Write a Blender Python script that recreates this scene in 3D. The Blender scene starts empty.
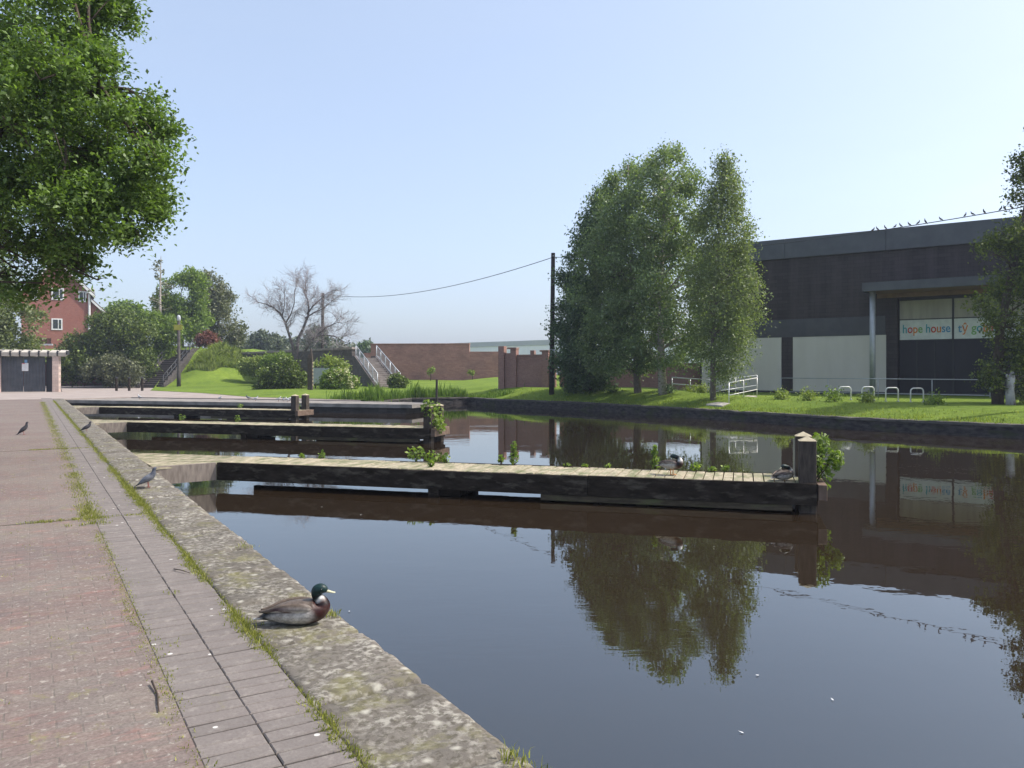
import bpy, bmesh, math, random
import numpy as np
from mathutils import Vector, Matrix, noise, geometry
R = math.radians
sc = bpy.context.scene
COL = sc.collection
F, HZ, CX, CH = 800.0, 372.0, 512.0, 1.55      # focal length in pixels, horizon row, eye height
random.seed(7)
WATER = -0.52

def at(px, py, Y):
    """world point seen at a pixel at a real distance Y in front of the camera"""
    return Vector(((px - CX) / F * Y, Y, CH - (py - HZ) / F * Y))

def S(x):
    x = min(1.0, max(0.0, x)); return x * x * (3 - 2 * x)

# ------------------------------------------------------------------ materials
def new_mat(name):
    m = bpy.data.materials.new(name); m.use_nodes = True
    nt = m.node_tree; nt.nodes.clear()
    out = nt.nodes.new('ShaderNodeOutputMaterial')
    return m, nt, out

def nd(nt, kind, ins=None, **props):
    n = nt.nodes.new(kind)
    for k, v in props.items(): setattr(n, k, v)
    for k, v in (ins or {}).items():
        s = n.inputs[k]
        if hasattr(v, 'is_linked'): nt.links.new(v, s)
        elif isinstance(v, tuple) and len(v) == 3 and s.type == 'RGBA': s.default_value = (*v, 1)
        else: s.default_value = v
    return n

def mix(nt, fac, a, b, blend='MIX'):
    n = nt.nodes.new('ShaderNodeMix'); n.data_type = 'RGBA'; n.blend_type = blend
    for i, v in ((0, fac), (6, a), (7, b)):
        if hasattr(v, 'is_linked'): nt.links.new(v, n.inputs[i])
        elif i and len(v) == 3: n.inputs[i].default_value = (*v, 1)
        else: n.inputs[i].default_value = v
    return n.outputs[2]

def ramp(nt, fac, lo, hi):
    n = nd(nt, 'ShaderNodeMapRange', {'Value': fac, 'From Min': lo, 'From Max': hi}); n.clamp = True
    return n.outputs[0]

def noise_tex(nt, vec, scale, detail=6, rough=.6, dist=0):
    return nd(nt, 'ShaderNodeTexNoise', {'Vector': vec, 'Scale': scale, 'Detail': detail, 'Roughness': rough, 'Distortion': dist}).outputs[0]

def coords(nt, stretch=(1, 1, 1)):
    tc = nd(nt, 'ShaderNodeTexCoord')
    mp = nd(nt, 'ShaderNodeMapping', {'Vector': tc.outputs['Object'], 'Scale': stretch})
    return mp.outputs[0]

def finish(nt, out, colr, rough=.8, spec=.3, bump=None, bstr=.3, bdist=.02, metal=0):
    p = nd(nt, 'ShaderNodeBsdfPrincipled', {'Base Color': colr, 'Roughness': rough, 'Specular IOR Level': spec, 'Metallic': metal})
    if bump is not None:
        b = nd(nt, 'ShaderNodeBump', {'Height': bump, 'Strength': bstr, 'Distance': bdist})
        nt.links.new(b.outputs[0], p.inputs['Normal'])
    nt.links.new(p.outputs[0], out.inputs[0]); return p

def surf(name, c1, c2, scale=4, rough=.8, spec=.25, bstr=.3, bdist=.01, stretch=(1, 1, 1), c3=None, s3=1.0, t3=(.5, .65), metal=0, lo=.35, hi=.65):
    m, nt, out = new_mat(name); v = coords(nt, stretch)
    n = noise_tex(nt, v, scale)
    c = mix(nt, ramp(nt, n, lo, hi), c1, c2)
    if c3: c = mix(nt, ramp(nt, noise_tex(nt, v, s3, 5), *t3), c, c3)
    n2 = noise_tex(nt, v, scale * 6, 4)
    finish(nt, out, c, rough, spec, n2, bstr, bdist, metal); return m

def bricks(name, c1, c2, mortar, w=.225, h=.075, swz='xz', rough=.85, var=.5, msize=.01, stain=(.1, .08, .07), samt=.4, bstr=.3):
    """brick courses laid on the plane named by swz of the object's own axes"""
    m, nt, out = new_mat(name)
    v = coords(nt); sp = nd(nt, 'ShaderNodeSeparateXYZ', {0: v})
    d = {'x': 0, 'y': 1, 'z': 2}
    cb = nd(nt, 'ShaderNodeCombineXYZ', {0: sp.outputs[d[swz[0]]], 1: sp.outputs[d[swz[1]]]})
    b = nd(nt, 'ShaderNodeTexBrick', {'Vector': cb.outputs[0], 'Color1': c1, 'Color2': c2, 'Mortar': mortar, 'Scale': 1.0,
                                      'Mortar Size': msize, 'Brick Width': w, 'Row Height': h, 'Bias': 0.0})
    c = mix(nt, nd(nt, 'ShaderNodeMath', {0: ramp(nt, noise_tex(nt, v, .55, 8, .65), .45, .75), 1: samt}, operation='MULTIPLY').outputs[0], b.outputs[0], stain)
    c = mix(nt, var * .5, c, nd(nt, 'ShaderNodeMixRGB', {1: c, 2: noise_tex(nt, v, 9, 3), 0: 1.0}, blend_type='OVERLAY').outputs[0])
    inv = nd(nt, 'ShaderNodeMath', {0: 1.0, 1: b.outputs[1]}, operation='SUBTRACT').outputs[0]
    finish(nt, out, c, rough, .2, inv, bstr, .006); return m

def leafmat(name, dark, mid, light, trans=.35, gloss=.35):
    m, nt, out = new_mat(name)
    g = nd(nt, 'ShaderNodeNewGeometry')
    cr = nd(nt, 'ShaderNodeValToRGB', {0: g.outputs['Random Per Island']})
    e = cr.color_ramp.elements
    e[0].position = 0; e[0].color = (*dark, 1); e[1].position = 1; e[1].color = (*light, 1)
    k = e.new(.5); k.color = (*mid, 1)
    k = e.new(.88); k.color = (*light, 1); e[-1].color = (*[min(.6, x * 1.7) for x in light], 1)
    v = coords(nt)
    c = mix(nt, ramp(nt, noise_tex(nt, v, .7, 3), .35, .7), cr.outputs[0], mix(nt, .5, cr.outputs[0], light))
    p = nd(nt, 'ShaderNodeBsdfPrincipled', {'Base Color': c, 'Roughness': .5, 'Specular IOR Level': gloss})
    tl = mix(nt, 1.0, c, (1.35, 1.5, .5), 'MULTIPLY')
    t = nd(nt, 'ShaderNodeBsdfTranslucent', {'Color': tl})
    ms = nd(nt, 'ShaderNodeMixShader', {0: trans, 1: p.outputs[0], 2: t.outputs[0]})
    nt.links.new(ms.outputs[0], out.inputs[0]); return m

def plain(name, c, rough=.6, spec=.3, metal=0):
    m, nt, out = new_mat(name); v = coords(nt)
    n = noise_tex(nt, v, 3.0, 5)
    d = tuple(x * .8 for x in c)
    finish(nt, out, mix(nt, ramp(nt, n, .35, .7), c, d), rough, spec, metal=metal); return m

def vcol_mat(name, rough=.6, spec=.25, scale=60, amt=.25):
    m, nt, out = new_mat(name)
    a = nd(nt, 'ShaderNodeVertexColor', layer_name='Col')
    v = coords(nt)
    n = noise_tex(nt, v, scale, 4)
    dk = mix(nt, 1.0, a.outputs[0], (.45, .45, .45), 'MULTIPLY')
    c = mix(nt, nd(nt, 'ShaderNodeMath', {0: ramp(nt, n, .4, .7), 1: amt * 2}, operation='MULTIPLY').outputs[0], a.outputs[0], dk)
    fv = nd(nt, 'ShaderNodeTexVoronoi', {'Vector': nd(nt, 'ShaderNodeMapping', {'Vector': v, 'Scale': (26, 62, 62)}).outputs[0], 'Scale': 1.0})
    c = mix(nt, nd(nt, 'ShaderNodeMath', {0: ramp(nt, fv.outputs['Distance'], .35, .75), 1: amt * 1.8}, operation='MULTIPLY').outputs[0], c, mix(nt, 1.0, c, (.42, .40, .38), 'MULTIPLY'))
    vm = noise_tex(nt, nd(nt, 'ShaderNodeMapping', {'Vector': v, 'Scale': (3, 1, 1)}).outputs[0], 160, 2)
    c = mix(nt, nd(nt, 'ShaderNodeMath', {0: ramp(nt, vm, .5, .62), 1: amt}, operation='MULTIPLY').outputs[0], c, mix(nt, 1.0, c, (.5, .48, .46), 'MULTIPLY'))
    finish(nt, out, c, rough, spec, fv.outputs['Distance'], .35, .003); return m

M = {}
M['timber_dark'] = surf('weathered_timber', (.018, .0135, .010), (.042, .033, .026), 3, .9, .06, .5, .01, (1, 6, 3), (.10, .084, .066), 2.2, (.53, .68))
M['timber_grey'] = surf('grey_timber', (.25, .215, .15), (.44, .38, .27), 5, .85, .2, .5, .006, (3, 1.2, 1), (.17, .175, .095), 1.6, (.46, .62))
M['timber_end'] = surf('end_grain', (.11, .075, .055), (.18, .125, .095), 9, .85, .2, .4, .01)
M['timber_post'] = surf('post_timber', (.04, .032, .026), (.095, .075, .06), 4, .85, .2, .5, .01, (5, 5, 1))
M['post_cap'] = surf('bleached_cap', (.30, .26, .18), (.46, .40, .28), 8, .85, .2, .4, .006)
M['bridge_stone'] = bricks('bridge_stone', (.10, .085, .078), (.15, .13, .12), (.08, .07, .065), .5, .2, 'xz', stain=(.06, .055, .04), samt=.6)
M['concrete'] = surf('concrete', (.24, .22, .20), (.40, .37, .33), 2.5, .9, .2, .4, .01, c3=(.17, .16, .11), s3=.8, t3=(.5, .7))
M['pale_concrete'] = surf('pale_concrete', (.36, .33, .29), (.50, .46, .40), 2.5, .9, .2, .4, .01)
M['dark_stone'] = bricks('dark_stone', (.06, .052, .05), (.10, .088, .08), (.05, .045, .04), .5, .2, 'xz', stain=(.035, .033, .025), samt=.6)
M['grey_stone'] = surf('grey_stone', (.23, .19, .17), (.38, .33, .29), 2, .9, .2, .6, .02)
M['bark'] = surf('bark', (.055, .042, .034), (.115, .09, .07), 6, .9, .15, .8, .02, (3, 3, .6))
M['bark_pale'] = surf('birch_bark', (.30, .26, .23), (.48, .43, .38), 5, .8, .2, .4, .01, (1, 1, 3), (.05, .045, .04), 3, (.6, .66))
M['bark_grey'] = surf('grey_bark', (.13, .105, .095), (.22, .18, .16), 5, .9, .2, .5, .01)
M['metal_galv'] = plain('galvanised_steel', (.46, .48, .50), .45, .5, .4)
M['metal_bright'] = plain('bright_steel', (.78, .76, .74), .4, .5, .2)
M['metal_dark'] = plain('dark_paint', (.035, .036, .04), .5, .4)
M['metal_black'] = plain('black_metal', (.02, .02, .022), .5, .4)
M['white'] = plain('white_paint', (.75, .75, .74), .5, .3)
M['dark_glass'] = plain('tinted_glazing', (.012, .012, .018), .35, .25)
M['glass'] = plain('window_glass', (.03, .04, .045), .08, .6)
M['pole_wood'] = surf('pole_wood', (.03, .025, .022), (.07, .058, .05), 4, .8, .2, .4, .01, (4, 4, .5))
M['orange_leg'] = plain('orange_skin', (.55, .20, .04), .6)
M['yellow'] = plain('yellow_sign', (.42, .39, .06), .6)
M['feather'] = vcol_mat('feathers')
M['bird_dark'] = plain('dark_plumage', (.03, .03, .034), .6)
M['twig'] = plain('dry_twig', (.06, .042, .03), .8)

# ------------------------------------------------------------------ object helpers
def tag(o, label=None, cat=None, group=None, kind=None):
    if label: o['label'] = label
    if cat: o['category'] = cat
    if group: o['group'] = group
    if kind: o['kind'] = kind
    return o

def thing(name, label, cat, loc=(0, 0, 0), rz=0, group=None):
    o = bpy.data.objects.new(name, None); COL.objects.link(o)
    o.location = loc; o.rotation_euler = (0, 0, rz); o.empty_display_size = .2
    return tag(o, label, cat, group)

def root_mat(p):
    while p.parent: p = p.parent
    return Matrix.Translation(p.location) @ Matrix.Rotation(p.rotation_euler.z, 4, 'Z') @ Matrix.Diagonal((*p.scale, 1))

def copy_tree(o, parent=None):
    c = o.copy(); COL.objects.link(c)
    if parent: c.parent = parent
    for ch in list(o.children): copy_tree(ch, c)
    return c

def link_mesh(name, me, mats, parent=None, smooth=False, bevel=0):
    o = bpy.data.objects.new(name, me); COL.objects.link(o)
    for m in (mats if isinstance(mats, (list, tuple)) else [mats]): me.materials.append(m)
    if parent: o.parent = parent
    if smooth: me.polygons.foreach_set('use_smooth', [True] * len(me.polygons))
    if bevel:
        b = o.modifiers.new('bevel', 'BEVEL'); b.width = bevel; b.segments = 2; b.limit_method = 'ANGLE'
    return o

class MB:
    def __init__(s): s.v = []; s.f = []; s.m = []
    def add(s, vs, fs, mi=0):
        n = len(s.v); s.v += [tuple(x) for x in vs]; s.f += [tuple(i + n for i in f) for f in fs]; s.m += [mi] * len(fs)
        return s
    def box(s, c, size, rz=0, mi=0, taper=1, rx=0, ry=0):
        a, b, h = size[0] / 2, size[1] / 2, size[2] / 2
        vs = [(-a, -b, -h), (a, -b, -h), (a, b, -h), (-a, b, -h), (-a * taper, -b * taper, h), (a * taper, -b * taper, h), (a * taper, b * taper, h), (-a * taper, b * taper, h)]
        mt = Matrix.Translation(c) @ Matrix.Rotation(rz, 4, 'Z') @ Matrix.Rotation(ry, 4, 'Y') @ Matrix.Rotation(rx, 4, 'X')
        return s.add([mt @ Vector(v) for v in vs], [(3, 2, 1, 0), (4, 5, 6, 7), (0, 1, 5, 4), (1, 2, 6, 5), (2, 3, 7, 6), (3, 0, 4, 7)], mi)
    def b2(s, x0, x1, y0, y1, z0, z1, mi=0):
        return s.box(((x0 + x1) / 2, (y0 + y1) / 2, (z0 + z1) / 2), (x1 - x0, y1 - y0, z1 - z0), mi=mi)
    def tube(s, pts, rad, n=8, mi=0, cap=True):
        pts = [Vector(p) for p in pts]
        if not isinstance(rad, (list, tuple)): rad = [rad] * len(pts)
        up = Vector((0, 0, 1)); vs = []; fs = []
        for i, p in enumerate(pts):
            t = (pts[min(i + 1, len(pts) - 1)] - pts[max(i - 1, 0)])
            t = t.normalized() if t.length > 1e-9 else Vector((0, 0, 1))
            if i == 0:
                a = t.orthogonal().normalized()
            else:
                a = (a - t * a.dot(t)); a = a.normalized() if a.length > 1e-6 else t.orthogonal().normalized()
            b = t.cross(a)
            for k in range(n):
                w = 2 * math.pi * k / n
                vs.append(p + (a * math.cos(w) + b * math.sin(w)) * rad[i])
        for i in range(len(pts) - 1):
            for k in range(n):
                fs.append((i * n + k, i * n + (k + 1) % n, (i + 1) * n + (k + 1) % n, (i + 1) * n + k))
        if cap:
            fs.append(tuple(range(n - 1, -1, -1))); fs.append(tuple((len(pts) - 1) * n + k for k in range(n)))
        return s.add(vs, fs, mi)
    def prism(s, poly, z0, z1, mi=0, mi_side=None):
        """vertical prism over a counter-clockwise polygon"""
        n = len(poly)
        vs = [(p[0], p[1], z0) for p in poly] + [(p[0], p[1], z1) for p in poly]
        s.add(vs, [tuple(range(n, 2 * n))] + [tuple(range(n - 1, -1, -1))], mi)
        return s.add(vs, [(i, (i + 1) % n, (i + 1) % n + n, i + n) for i in range(n)], mi if mi_side is None else mi_side)
    def lathe(s, prof, n=12, c=(0, 0, 0), mi=0):
        vs = []; fs = []
        for r, z in prof:
            for k in range(n):
                w = 2 * math.pi * k / n; vs.append((c[0] + r * math.cos(w), c[1] + r * math.sin(w), c[2] + z))
        for i in range(len(prof) - 1):
            for k in range(n): fs.append((i * n + k, i * n + (k + 1) % n, (i + 1) * n + (k + 1) % n, (i + 1) * n + k))
        fs.append(tuple(range(n - 1, -1, -1))); fs.append(tuple((len(prof) - 1) * n + k for k in range(n)))
        return s.add(vs, fs, mi)
    def build(s, name, mats, parent=None, world=False, smooth=False, bevel=0):
        vs = s.v
        if parent and world:
            iv = root_mat(parent).inverted(); vs = [tuple(iv @ Vector(v)) for v in vs]
        me = bpy.data.meshes.new(name); me.from_pydata(vs, [], s.f)
        me.polygons.foreach_set('material_index', s.m); me.update()
        return link_mesh(name, me, mats, parent, smooth, bevel)

def quads_mesh(name, V, mats, parent=None, per=4):
    """V: (N, per, 3) array of loose leaf faces"""
    n = V.shape[0]; me = bpy.data.meshes.new(name)
    me.vertices.add(n * per); me.loops.add(n * per); me.polygons.add(n)
    me.vertices.foreach_set('co', V.reshape(-1).astype(np.float32))
    me.loops.foreach_set('vertex_index', np.arange(n * per, dtype=np.int32))
    me.polygons.foreach_set('loop_start', np.arange(0, n * per, per, dtype=np.int32))
    me.polygons.foreach_set('loop_total', np.full(n, per, dtype=np.int32))
    me.update(calc_edges=True)
    return link_mesh(name, me, mats, parent)

def unit(a): return a / np.maximum(np.linalg.norm(a, axis=-1, keepdims=True), 1e-9)

def leaf_quads(C, size, rng, up=.5, droop=0.0, aspect=.55, outward=None):
    n = len(C)
    nn = rng.normal(size=(n, 3)); nn[:, 2] += up
    if outward is not None: nn += outward * .7
    nn = unit(nn)
    t = rng.normal(size=(n, 3)); t[:, 2] -= droop
    t = unit(t - nn * (t * nn).sum(1, keepdims=True)); sd = np.cross(nn, t)
    L = size * rng.uniform(.6, 1.3, (n, 1)); W = L * aspect
    b = C - t * L * .5; e = C + t * L * .5 - nn * L * .12
    l = C + sd * W * .5 + nn * W * .12 - t * L * .05; r = C - sd * W * .5 + nn * W * .12 - t * L * .05
    return np.stack([b, r, e, l], 1)

def spray(C, A, ln, per, jit, rng, sag=0.0):
    """leaf positions strung along short twigs from C in direction A"""
    n = len(C); t = rng.uniform(0, 1, (n, per, 1))
    P = C[:, None, :] + A[:, None, :] * t * ln[:, None, None] + rng.normal(size=(n, per, 3)) * jit
    P[:, :, 2] -= (sag * (t ** 2) * ln[:, None, None])[:, :, 0]
    return P.reshape(-1, 3)

def gate(P, freq, thr, seed=0):
    o = Vector((seed * 13.1, seed * 7.7, seed * 3.3))
    return np.array([noise.noise(Vector(p) * freq + o) > thr for p in P])

def clump(P, rng, K, f, flat=1.0):
    """draw leaf sprays together into branch-sized clumps so that gaps open between them"""
    A = P[rng.choice(len(P), min(K, len(P)), replace=False)]
    i = ((P[:, None, :] - A[None, :, :]) ** 2).sum(2).argmin(1)
    Q = P + (A[i] - P) * f * rng.uniform(.4, 1.25, (len(P), 1))
    Q[:, 2] = A[i][:, 2] + (Q[:, 2] - A[i][:, 2]) * flat
    return Q

def lobes_points(lobes, n, rng, freq=.8, thr=-.12, seed=1):
    w = np.array([(r[0] * r[1] * r[2]) ** (2 / 3) for c, r in lobes]); w /= w.sum()
    idx = rng.choice(len(lobes), n, p=w)
    d = unit(rng.normal(size=(n, 3)))
    u = rng.uniform(0, 1, (n, 1)); rr = np.where(rng.uniform(0, 1, (n, 1)) < .7, .72 + .33 * u, u ** .4)
    C = np.array([tuple(lobes[i][0]) for i in idx]); Rr = np.array([lobes[i][1] for i in idx])
    P = C + d * rr * Rr
    k = gate(P, freq, thr, seed)
    return P[k], d[k]

def limb(mb, a, b, r0, r1, n=6, bend=.15, seg=5, lift=.1):
    a, b = Vector(a), Vector(b); L = (b - a).length
    off = Vector((random.uniform(-1, 1), random.uniform(-1, 1), random.uniform(-.3, 1))) * L * bend
    pts = []
    for i in range(seg + 1):
        t = i / seg; pts.append(a.lerp(b, t) + off * math.sin(math.pi * t) + Vector((0, 0, L * lift * math.sin(math.pi * t))))
    mb.tube(pts, [r0 + (r1 - r0) * i / seg for i in range(seg + 1)], n)
    return pts

def lobe_tree(name, label, cat, base, trunk, lobes, leaf, bark, nclump, per, size, cl, seed, group=None, up=.5, droop=.2, freq=.8, thr=-.12, sag=.2, limbs=True, aspect=.55, jit=.5, part='crown', K=0, pull=.5, lr=.05, flat=1.0):
    rng = np.random.default_rng(seed); random.seed(seed)
    t = thing(name, label, cat, base, 0, group)
    if trunk:
        mb = MB()
        for pts, r0, r1 in trunk:
            k = len(pts); mb.tube(pts, [r0 + (r1 - r0) * i / max(1, k - 1) for i in range(k)], 9)
        if limbs:
            allp = [Vector(p) for pts, _, _ in trunk for p in pts[1:]]
            for c, r in lobes:
                c = Vector(c); s = min(allp, key=lambda q: (q - c).length + max(0, q.z - c.z) * 1.5)
                rr = max(.015, min(lr, trunk[0][1] * .35))
                pp = limb(mb, s, c, rr, rr * .35)
                for _ in range(4):
                    d = Vector((random.uniform(-1, 1) * r[0], random.uniform(-1, 1) * r[1], random.uniform(-.5, 1) * r[2])) * .8
                    limb(mb, pp[random.randint(2, 5)], c + d, rr * .35, rr * .1, 4, seg=3)
        mb.build('trunk', bark, t, world=True, smooth=True)
    P, d = lobes_points(lobes, nclump, rng, freq, thr, seed)
    if K: P = clump(P, rng, K, pull, flat)
    A = unit(d * np.array((1, 1, .25)) + rng.normal(size=d.shape) * np.array((.5, .5, .15))) if flat < 1 else unit(d + rng.normal(size=d.shape) * .5)
    ln = cl * rng.uniform(.5, 1.3, len(P))
    Q = spray(P - A * ln[:, None] * .5, A, ln, per, cl * jit * .5, rng, sag)
    V = leaf_quads(Q, size, rng, up, droop, aspect) - np.array(base)
    quads_mesh(part, V, leaf, t); return t

def crown_rows(rows, Y, n, rng, depth=1.0, lumps=.28, freq=.55, thr=-.2, seed=1, edge=.6):
    """points through a crown whose half-widths are given per pixel row at distance Y"""
    ys = np.array([r[0] for r in rows]); l = np.array([r[1] for r in rows]); rr = np.array([r[2] for r in rows])
    o = np.argsort(ys); ys, l, rr = ys[o], l[o], rr[o]
    w = np.interp(np.linspace(ys[0], ys[-1], 400), ys, rr - l); cdf = np.cumsum(np.maximum(w, 1)); cdf /= cdf[-1]
    py = np.interp(rng.uniform(0, 1, n), cdf, np.linspace(ys[0], ys[-1], 400))
    L = np.interp(py, ys, l); Rt = np.interp(py, ys, rr)
    cx = (L + Rt) / 2; hw = (Rt - L) / 2
    ph = rng.uniform(0, 2 * np.pi, n)
    u = rng.uniform(0, 1, n); rad = np.where(rng.uniform(0, 1, n) < edge, .7 + .3 * u, u ** .5)
    x = (cx - CX) / F * Y; z = CH - (py - HZ) / F * Y; h = hw / F * Y
    lum = np.array([noise.noise(Vector((math.cos(a) * 1.9 + seed, math.sin(a) * 1.9, zz * 1.05))) for a, zz in zip(ph, z)])
    f = .95 + lumps * lum * 1.6
    P = np.stack([x + np.cos(ph) * h * rad * f, Y + np.sin(ph) * h * rad * f * depth, z], 1)
    d = np.stack([np.cos(ph), np.sin(ph), np.zeros(n)], 1)
    k = gate(P, freq, thr, seed); return P[k], d[k], rad[k]

def row_tree(name, label, cat, base, trunks, rows, Y, leaf, bark, nclump, per, size, cl, seed, group=None, rise=.5, sag=.5, depth=1.0, up=.3, droop=.6, lumps=.28, freq=.55, thr=-.2, aspect=.6, twigs=60, jit=.25, K=0, pull=.5):
    rng = np.random.default_rng(seed); random.seed(seed)
    t = thing(name, label, cat, base, 0, group)
    P, d, rad = crown_rows(rows, Y, nclump, rng, depth, lumps, freq, thr, seed)
    if K: P = clump(P, rng, K, pull)
    mb = MB()
    for pts, r0, r1 in trunks:
        k = len(pts); mb.tube(pts, [r0 + (r1 - r0) * i / (k - 1) for i in range(k)], 8)
    for i in rng.choice(len(P), min(twigs, len(P)), replace=False):
        p = Vector(P[i]); pts, r0, r1 = random.choice(trunks)
        q = min((Vector(pts[j]).lerp(Vector(pts[j + 1]), f) for j in range(len(pts) - 1) for f in (0, .25, .5, .75)),
                key=lambda q: abs((p.z - .35 * (Vector((p.x, p.y, 0)) - Vector((q.x, q.y, 0))).length) - q.z))
        limb(mb, q, p, r0 * .22, r0 * .05, 4, .06, 4, .06)
    mb.build('trunk', bark, t, world=True, smooth=True)
    A = d + rng.normal(size=d.shape) * .45; A[:, 2] += rise; A = unit(A)
    ln = cl * rng.uniform(.5, 1.4, len(P)) * np.where(rng.uniform(0, 1, len(P)) < .14, 1.7, 1.0)
    Q = spray(P - A * ln[:, None] * .6, A, ln, per, cl * jit, rng, sag)
    V = leaf_quads(Q, size, rng, up, droop, aspect) - np.array(base)
    quads_mesh('crown', V, leaf, t); return t

# ================================================================== camera, sky, sun
cam = bpy.data.objects.new('camera', bpy.data.cameras.new('camera')); COL.objects.link(cam)
cam.location = (0, 0, CH); cam.rotation_euler = (R(90), 0, 0)
cam.data.sensor_width = 36; cam.data.lens = 36 * F / 1024; cam.data.shift_y = -12 / 1024
cam.data.clip_start = .05; cam.data.clip_end = 6000; sc.camera = cam
SUN_EL = R(50); SUN_AZ = math.atan2(.995, .10)          # measured clockwise from +Y
w = bpy.data.worlds.new('World'); sc.world = w; w.use_nodes = True
wn = w.node_tree; bg = wn.nodes['Background']
sky = wn.nodes.new('ShaderNodeTexSky'); sky.sky_type = 'NISHITA'; sky.sun_disc = False
sky.sun_elevation = SUN_EL; sky.sun_rotation = SUN_AZ; sky.altitude = 0
sky.air_density = .8; sky.dust_density = 3.4; sky.ozone_density = .7
haze_mix = wn.nodes.new('ShaderNodeMixRGB'); haze_mix.inputs[0].default_value = .46; haze_mix.inputs[2].default_value = (2.05, 2.42, 3.0, 1)   # thin even summer haze over the whole sky
wtc = nd(wn, 'ShaderNodeTexCoord'); wno = noise_tex(wn, nd(wn, 'ShaderNodeMapping', {'Vector': wtc.outputs['Generated'], 'Scale': (1.2, 1.2, 4.5)}).outputs[0], 1.6, 5, .6, .4)
wn.links.new(nd(wn, 'ShaderNodeMapRange', {'Value': wno, 'From Min': .3, 'From Max': .7, 'To Min': .40, 'To Max': .53}).outputs[0], haze_mix.inputs[0])
wn.links.new(sky.outputs[0], haze_mix.inputs[1]); wn.links.new(haze_mix.outputs[0], bg.inputs[0]); bg.inputs[1].default_value = .15
sd = bpy.data.lights.new('sun', 'SUN'); sd.energy = 2.5; sd.angle = R(.5); sd.color = (1, .955, .88)
sun = bpy.data.objects.new('sun', sd); COL.objects.link(sun)
sv = Vector((math.sin(SUN_AZ) * math.cos(SUN_EL), math.cos(SUN_AZ) * math.cos(SUN_EL), math.sin(SUN_EL)))
sun.rotation_euler = (-sv).to_track_quat('-Z', 'Y').to_euler(); sun.location = (20, 5, 30)
sc.view_settings.view_transform = 'Standard'; sc.view_settings.look = 'None'
sc.view_settings.exposure = 1.06; sc.view_settings.gamma = 1
sc.cycles.max_bounces = 8; sc.cycles.transparent_max_bounces = 6
try: sc.cycles.use_denoising = True
except Exception: pass

# ================================================================== setting
QA = R(31.1)                                           # the quay runs 31 degrees left of the view
NU = Vector((math.cos(QA), math.sin(QA), 0)); DV = Vector((-math.sin(QA), math.cos(QA), 0))
def quv(u, v, z=0): return NU * u + DV * v + Vector((0, 0, z))
KI, KO, SL = 1.13, 1.706, .585                         # kerb inner / outer edge, left side of the edging bricks

def structure(o): o['kind'] = 'structure'; return o
# --- the deep base sheet that carries everything to the horizon
g = MB(); g.prism([(-700, -700), (700, -700), (700, 700), (-700, 700)], -1.6, -1.3)
structure(g.build('ground', surf('earth', (.09, .08, .05), (.14, .13, .08), .05)))

# --- water
m, nt, out = new_mat('canal_water')
v = coords(nt, (1, 1, 1))
h1 = noise_tex(nt, v, 2.2, 3, .5); h2 = noise_tex(nt, v, .45, 2, .5)
rp = ramp(nt, noise_tex(nt, nd(nt, 'ShaderNodeMapping', {'Vector': v, 'Scale': (.12, .3, 1)}).outputs[0], 1.0, 3), .5, .68)
h3 = nd(nt, 'ShaderNodeMath', {0: noise_tex(nt, nd(nt, 'ShaderNodeMapping', {'Vector': v, 'Scale': (1, 3.2, 1)}).outputs[0], 3.2, 2), 1: nd(nt, 'ShaderNodeMath', {0: rp, 1: 1.6}, operation='MULTIPLY').outputs[0]}, operation='MULTIPLY').outputs[0]
hs = nd(nt, 'ShaderNodeMath', {0: nd(nt, 'ShaderNodeMath', {0: h1, 1: h2}, operation='ADD').outputs[0], 1: h3}, operation='ADD').outputs[0]
finish(nt, out, (.023, .0150, .0085), .012, .5, hs, .06, .02)
nt.nodes['Principled BSDF'].inputs['Specular Tint'].default_value = (.62, .90, 1.0, 1)
nt.nodes['Principled BSDF'].inputs['IOR'].default_value = 2.0
M['water'] = m
BANK = [(-8.3, 44.2), (-6.3, 50.3), (-2.9, 52), (-.8, 48.2), (3.7, 43.7), (7.3, 37.5), (12.2, 28.8), (15.4, 25.2), (25, 14.4), (34, 4), (60, -26)]
K53 = quv(KO, 53)
STAGE = [(K53.x, K53.y), (-4.94, 39.5), (-4.1, 42.0), (-8.3, 43.9), (-23.6, 49.6)]
wp = [tuple(quv(KO - .25, -40))[:2], (80, -70), (64, -26)] + [(x + .5, y + .4) for x, y in reversed(BANK[1:-1])] + [(-9, 49), (-27, 52), tuple(quv(KO - .25, 54))[:2]]
g = MB(); g.add([(x, y, WATER) for x, y in wp], [tuple(range(len(wp)))])
structure(g.build('water', M['water']))

# --- paving (local axes: x across the quay, y along it)
m, nt, out = new_mat('brick_paving')
v = coords(nt)
b = nd(nt, 'ShaderNodeTexBrick', {'Vector': v, 'Color1': (.198, .140, .124), 'Color2': (.163, .133, .124), 'Mortar': (.152, .124, .109), 'Scale': 1.0,
                                  'Mortar Size': .006, 'Mortar Smooth': .6, 'Brick Width': .20, 'Row Height': .10, 'Bias': -.1})
big = noise_tex(nt, v, .7, 6, .65); mid_ = noise_tex(nt, v, 4.5, 8, .7); fine = noise_tex(nt, v, 60, 5, .7)
c = mix(nt, ramp(nt, big, .42, .58), b.outputs[0], mix(nt, .5, b.outputs[0], (.225, .20, .17)))
st = nd(nt, 'ShaderNodeMapping', {'Vector': v, 'Scale': (6, 14, 1)}).outputs[0]
lich = ramp(nt, noise_tex(nt, st, 1.2, 8, .8), .50, .66)
c = mix(nt, nd(nt, 'ShaderNodeMath', {0: lich, 1: .6}, operation='MULTIPLY').outputs[0], c, (.285, .25, .212))
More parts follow.
